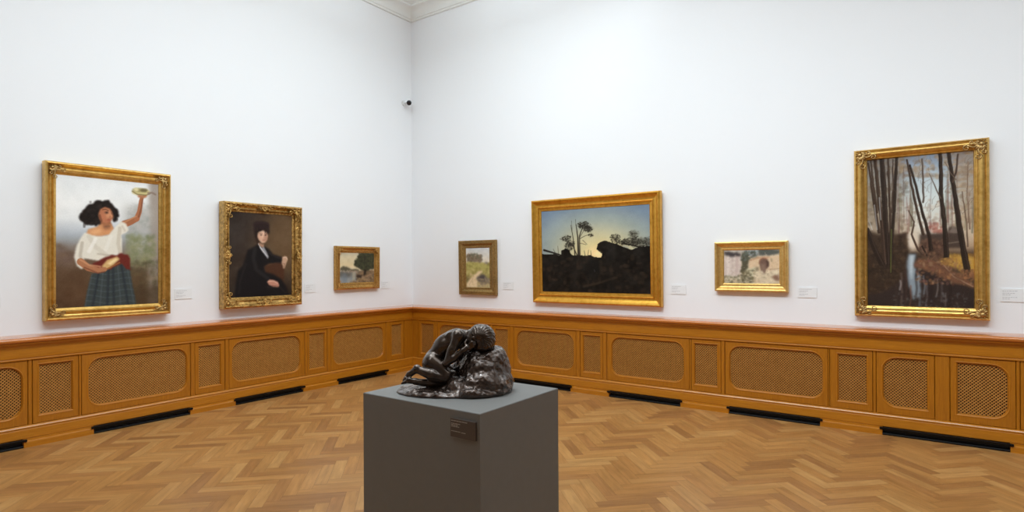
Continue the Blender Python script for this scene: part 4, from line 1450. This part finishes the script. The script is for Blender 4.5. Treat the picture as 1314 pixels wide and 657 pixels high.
def surface_nets(D_, org, st):
    s = D_ < 0
    nx, ny, nz = D_.shape
    cnt = np.zeros((nx - 1, ny - 1, nz - 1))
    pos = np.zeros((nx - 1, ny - 1, nz - 1, 3))
    cor_ = [(a, b, c) for a in (0, 1) for b in (0, 1) for c in (0, 1)]

    def sl(A, o):
        return A[o[0]:nx - 1 + o[0], o[1]:ny - 1 + o[1], o[2]:nz - 1 + o[2]]
    for a in cor_:
        for ax in range(3):
            if a[ax]:
                continue
            b = list(a)
            b[ax] = 1
            d0, d1 = sl(D_, a), sl(D_, b)
            x = (d0 < 0) != (d1 < 0)
            t = np.where(x, d0 / (d0 - d1 + 1e-12), 0)
            cnt += x
            for i in range(3):
                pos[..., i] += np.where(x, a[i] + (t if i == ax else 0), 0)
    act = cnt > 0
    ids = -np.ones(act.shape, int)
    ids[act] = np.arange(act.sum())
    ij = np.argwhere(act)
    V = org + st * (ij + pos[act] / cnt[act][:, None])
    Q = []
    for ax in range(3):
        o = [0, 0, 0]
        o[ax] = 1
        A = s[:nx - o[0], :ny - o[1], :nz - o[2]]
        B = s[o[0]:, o[1]:, o[2]:]
        e = np.argwhere(A != B)
        u_, v_ = (ax + 1) % 3, (ax + 2) % 3
        ok = (e[:, u_] > 0) & (e[:, v_] > 0) & (e[:, u_] < D_.shape[u_] - 1) & (e[:, v_] < D_.shape[v_] - 1)
        e = e[ok]
        fl = A[tuple(e.T)]
        q = []
        for du, dv in ((-1, -1), (0, -1), (0, 0), (-1, 0)):
            c = e.copy()
            c[:, u_] += du
            c[:, v_] += dv
            q.append(ids[tuple(c.T)])
        q = np.stack(q, 1)
        q[~fl] = q[~fl][:, ::-1]
        Q.append(q)
    return V, np.concatenate(Q)


def sdf_obj(name, fn, lo, hi, st, mat, parent):
    ax_ = [np.arange(l_, h_ + st, st) for l_, h_ in zip(lo, hi)]
    P = np.meshgrid(*ax_, indexing='ij')
    P = [p.astype(np.float32) for p in P]
    D_ = fn(P)
    V, Q = surface_nets(D_, np.array(lo), st)
    me = bpy.data.meshes.new(name)
    me.from_pydata(V.tolist(), [], Q.tolist())
    me.polygons.foreach_set('use_smooth', [True] * len(me.polygons))
    me.materials.append(mat)
    o = bpy.data.objects.new(name, me)
    COL.objects.link(o)
    o.parent = parent
    return o


KX = 0.000604


def pt(zx, zy, y=0.0):
    """sketch coordinates of the sculpture -> local metres (x right, y away, z up)"""
    return ((zx - 531) * KX, y, (546 - zy - 349 * y) / 1655)


stat = thing('bronze_sculpture', 'dark bronze sculpture of a crouching nude woman leaning her head on a rock', 'sculpture', (cx_, cy_, PH), (0, 0, YAW))


def rock(P):
    x, y, z = P
    d = elli(P, (-0.035, -0.02, 0.004), (0.250, 0.150, 0.028))                          # low slab
    d = smin(d, elli(P, (0.07, -0.03, 0.01), (0.130, 0.145, 0.04)), 0.03)
    d = smin(d, elli(P, pt(682, 405, 0.0), (0.102, 0.100, 0.100)), 0.014)               # the boulder she leans on
    d = smin(d, elli(P, pt(770, 390, 0.02), (0.066, 0.09, 0.100)), 0.02)
    d = smin(d, elli(P, pt(590, 385, 0.06), (0.075, 0.06, 0.090)), 0.02)
    d = smin(d, elli(P, pt(500, 440, 0.06), (0.080, 0.05, 0.060)), 0.02)
    d = smin(d, elli(P, pt(566, 515, -0.075), (0.080, 0.060, 0.042)), 0.018)            # swelling in front of her knee
    d = smin(d, elli(P, pt(790, 475, 0.0), (0.066, 0.10, 0.078)), 0.02)
    d = smin(d, elli(P, pt(700, 500, -0.09), (0.090, 0.055, 0.050)), 0.02)
    d = smin(d, elli(P, pt(735, 300, 0.02), (0.070, 0.075, 0.036)), 0.025)
    n = noise3(P, 0.05, 1) * 0.008 + noise3(P, 0.024, 2) * 0.0048 + noise3(P, 0.011, 3) * 0.0026
    hgt = np.clip(z / 0.03, 0.15, 1)
    d = d + n * (0.35 + 0.65 * hgt)
    return np.maximum(d * 0.8, -(z - 0.0))


def figure(P):
    K = 0.010
    # torso: pelvis, waist, rib cage, shoulders
    pel = pt(322, 335, 0.015)
    d = elli(P, pel, (0.040, 0.055, 0.048))
    d = smin(d, elli(P, pt(300, 352, -0.018), (0.034, 0.034, 0.042)), 0.014)     # buttocks
    d = smin(d, elli(P, pt(306, 345, 0.045), (0.036, 0.034, 0.042)), 0.014)
    d = smin(d, cone(P, pt(335, 300, 0.015), pt(392, 225, 0.018), 0.041, 0.040), 0.02)
    d = smin(d, cone(P, pt(392, 225, 0.018), pt(465, 168, 0.02), 0.042, 0.043), 0.02)
    d = smin(d, elli(P, pt(432, 205, 0.018), (0.050, 0.050, 0.044)), 0.02)
    d = smin(d, cone(P, pt(505, 150, -0.030), pt(500, 135, 0.066), 0.025, 0.025), 0.02)   # shoulder girdle
    d = smin(d, cone(P, pt(500, 146, 0.02), pt(575, 140, 0.015), 0.032, 0.024), 0.015)     # neck
    # shoulder blade
    d = smin(d, elli(P, pt(455, 152, -0.012), (0.022, 0.010, 0.020)), 0.012)
    # head: skull, face turned down to the hands
    d = smin(d, elli(P, pt(650, 165, 0.005), (0.052, 0.046, 0.052)), 0.012)
    d = smin(d, elli(P, pt(602, 190, -0.004), (0.030, 0.034, 0.032)), 0.012)               # face
    d = smin(d, cone(P, pt(574, 196, -0.012), pt(566, 214, -0.014), 0.005, 0.007), 0.005)  # nose
    d = smin(d, cone(P, pt(580, 180, -0.026), pt(588, 172, 0.012), 0.006, 0.006), 0.006)   # brow
    d = smin(d, elli(P, pt(590, 222, -0.010), (0.012, 0.014, 0.010)), 0.006)               # chin
    d = smin(d, elli(P, pt(622, 172, -0.040), (0.006, 0.004, 0.010)), 0.004)               # ear
    # near leg: thigh folded down to the knee, calf back to the heel
    hip, knee, ank = pt(318, 345, -0.024), pt(424, 436, -0.056), pt(228, 400, -0.050)
    d = smin(d, cone(P, hip, knee, 0.041, 0.026), K)
    d = smin(d, elli(P, pt(352, 372, -0.040), (0.040, 0.026, 0.032), None), 0.016)
    d = smin(d, elli(P, pt(430, 432, -0.060), (0.021, 0.018, 0.018)), 0.008)
    d = smin(d, cone(P, pt(420, 462, -0.064), pt(330, 436, -0.066), 0.021, 0.025), 0.006)
    d = smin(d, cone(P, pt(330, 436, -0.066), ank, 0.025, 0.016), 0.005)
    d = smin(d, elli(P, pt(212, 384, -0.048), (0.015, 0.014, 0.014)), 0.007)               # heel
    d = smin(d, cone(P, pt(214, 392, -0.048), pt(158, 432, -0.046), 0.016, 0.013), 0.007)
    d = smin(d, cone(P, pt(158, 432, -0.046), pt(128, 460, -0.044), 0.013, 0.0085), 0.007)
    # far leg under her
    d = smin(d, cone(P, pt(330, 345, 0.05), pt(470, 440, 0.03), 0.040, 0.027), K)
    d = smin(d, cone(P, pt(440, 494, -0.040), pt(320, 496, -0.052), 0.021, 0.020), K)
    d = smin(d, cone(P, pt(320, 496, -0.052), pt(206, 484, -0.062), 0.020, 0.013), 0.006)
    d = smin(d, cone(P, pt(206, 480, -0.064), pt(160, 476, -0.064), 0.014, 0.012), 0.007)
    d = smin(d, cone(P, pt(165, 470, -0.064), pt(122, 490, -0.064), 0.012, 0.007), 0.006)
    d = smin(d, cone(P, pt(470, 445, 0.0), pt(440, 490, -0.04), 0.026, 0.022), K)
    # toes
    for i in range(5):
        d = smin(d, cone(P, pt(134, 456, -0.058 + i * 0.007), pt(120 + i, 472, -0.059 + i * 0.0075), 0.0055 - 0.0004 * i, 0.0048 - 0.0004 * i), 0.002)
        d = smin(d, cone(P, pt(130, 484, -0.076 + i * 0.006), pt(114 + i, 496, -0.078 + i * 0.0065), 0.0052 - 0.0004 * i, 0.0044 - 0.0004 * i), 0.002)
    # near arm
    sh, el, wr = pt(505, 160, -0.040), pt(428, 350, -0.062), pt(548, 262, -0.066)
    d = smin(d, elli(P, pt(512, 150, -0.038), (0.026, 0.022, 0.024)), 0.012)
    ub = pt(468, 255, -0.056)
    d = smin(d, cone(P, sh, ub, 0.0215, 0.0200), 0.010)
    d = smin(d, cone(P, ub, el, 0.0200, 0.0155), 0.008)
    d = smin(d, cone(P, el, pt(480, 318, -0.066), 0.0155, 0.0165), 0.005)
    d = smin(d, cone(P, pt(480, 318, -0.066), wr, 0.0165, 0.0110), 0.006)
    # near hand: palm and fingers pressed to the face, thumb apart
    pc = pt(574, 240, -0.058)
    d = smin(d, cone(P, wr, pc, 0.0115, 0.0135), 0.006)
    for i, (ex, ey, dx) in enumerate(((630, 196, 0.0), (634, 206, 0.0), (634, 217, 0.0), (628, 228, 0.0))):
        kn = pt(592 + 2 * i, 214 + 11 * i, -0.058 + 0.001 * i)
        md = pt(612 + 2 * i, (ey + 214 + 11 * i) / 2 - 4, -0.060 + 0.001 * i)
        d = smin(d, cone(P, pc, kn, 0.009, 0.0062), 0.003)
        d = smin(d, cone(P, kn, md, 0.0062, 0.0056), 0.0015)
        d = smin(d, cone(P, md, pt(ex, ey, -0.050), 0.0056, 0.0044), 0.0015)
    th0 = pt(568, 226, -0.055)
    d = smin(d, cone(P, th0, pt(560, 204, -0.050), 0.0075, 0.0062), 0.003)
    d = smin(d, cone(P, pt(560, 204, -0.050), pt(570, 186, -0.044), 0.0062, 0.0048), 0.002)
    # far arm, resting on the rock
    d = smin(d, cone(P, pt(500, 146, 0.068), pt(560, 300, 0.070), 0.021, 0.016), 0.010)
    d = smin(d, cone(P, pt(560, 300, 0.070), pt(610, 232, 0.020), 0.016, 0.011), 0.006)
    d = smin(d, cone(P, pt(610, 232, 0.020), pt(596, 214, -0.006), 0.012, 0.010), 0.006)
    # bent spine groove
    d = d + noise3(P, 0.03, 8) * 0.0012
    return d


def hair(P):
    d = elli(P, pt(672, 148, 0.006), (0.058, 0.054, 0.054))
    d = smin(d, elli(P, pt(712, 175, 0.004), (0.040, 0.050, 0.046)), 0.02)
    d = smin(d, elli(P, pt(690, 225, -0.010), (0.042, 0.044, 0.024)), 0.02)     # hair falling on the rock
    # keep it off the face
    cut = elli(P, pt(572, 200, -0.01), (0.040, 0.06, 0.046))
    d = np.maximum(d, -cut)
    x, y, z = P
    c0_ = pt(672, 150, 0.0)
    ang = np.arctan2(z - c0_[2], x - c0_[0])
    d = d + 0.0008 * np.sin(20 * (ang + 3.5 * y / 0.1 * 0.3) + 4 * noise3(P, 0.03, 5)) + noise3(P, 0.018, 6) * 0.002
    return d


sdf_obj('rock_base', rock, (-0.32, -0.19, -0.004), (0.27, 0.17, 0.25), 0.0032, M['bronze_rock'], stat)
sdf_obj('figure', figure, (-0.28, -0.11, 0.0), (0.14, 0.115, 0.31), 0.0024, M['bronze'], stat)
sdf_obj('hair', hair, (-0.01, -0.09, 0.12), (0.19, 0.09, 0.32), 0.0022, M['bronze'], stat)

# ------------------------------------------------------------------ light: the laylight in the ceiling, plus added fill lights
def area(name, loc, rot, sx, sy, power, col=(1, 1, 1)):
    li = bpy.data.lights.new(name, 'AREA')
    li.shape = 'RECTANGLE'
    li.size, li.size_y = sx, sy
    li.energy = power
    li.color = col
    o = bpy.data.objects.new(name, li)
    o.location = loc
    o.rotation_euler = rot
    COL.objects.link(o)
    return o


COOL = (0.84, 0.945, 1.0)
area('laylight_left', (4.3, -4.9, RZ - 0.04), (0, 0, 0), 2.0, 7.4, 114, COOL)
area('laylight_right', (6.2, -4.3, RZ - 0.08), (0, 0, 0), 9.8, 2.0, 136, COOL)
for nm, loc, rot, sx, sy, p in (('low_wall_fill_left', (4.6, -4.2, 5.3), (0, math.radians(53), 0), 0.5, 7.6, 39),  # unseen strips added to brighten the lower walls
                                ('low_wall_fill_right', (7.0, -4.6, 5.3), (math.radians(53), 0, 0), 10.4, 0.5, 71)):
    o_ = area(nm, loc, rot, sx, sy, p, COOL)
    o_.data.spread = math.radians(82)
area('ceiling_fill', (2.2, -2.2, 4.9), (PI, 0, 0), 1.2, 1.2, 56, COOL)  # added upward fill, unseen, to lift the dim ceiling near the corner
# two ceiling spots on the sculpture
for loc, p in (((3.3, -4.4, 5.3), 95), ((4.6, -6.2, 5.3), 16)):
    li = bpy.data.lights.new('ceiling_spot', 'SPOT')
    li.energy = p
    li.spot_size = math.radians(24)
    li.spot_blend = 0.8
    li.shadow_soft_size = 0.12
    li.color = (0.92, 0.97, 1.0)
    o_ = bpy.data.objects.new('ceiling_spot', li)
    COL.objects.link(o_)
    o_.location = loc
    o_.rotation_euler = (Vector((4.98, -4.62, 1.1)) - Vector(loc)).to_track_quat('-Z', 'Y').to_euler()

wd = bpy.data.worlds.new('World')
scn.world = wd
wd.use_nodes = True
wd.node_tree.nodes['Background'].inputs['Color'].default_value = (0.8, 0.88, 1, 1)
wd.node_tree.nodes['Background'].inputs['Strength'].default_value = 0.3

# ------------------------------------------------------------------ camera
cd = bpy.data.cameras.new('camera')
cd.sensor_width = 36
cd.lens = 754.9 / 1314 * 36
cd.shift_y = (341.4 - 328.5) / 1314
cd.clip_start = 0.05
co = bpy.data.objects.new('camera', cd)
COL.objects.link(co)
co.matrix_world = Matrix.Translation((6.6845, -6.6040, 1.55)) @ Matrix.Rotation(YAW, 4, 'Z') @ Matrix.Rotation(PI / 2, 4, 'X') @ Matrix.Rotation(-0.0049, 4, 'Z')
scn.camera = co

scn.view_settings.view_transform = 'Standard'
scn.view_settings.look = 'None'
scn.view_settings.gamma = 1.0
scn.view_settings.use_curve_mapping = False
scn.view_settings.exposure = 0.0
scn.cycles.max_bounces = 8
scn.cycles.diffuse_bounces = 5
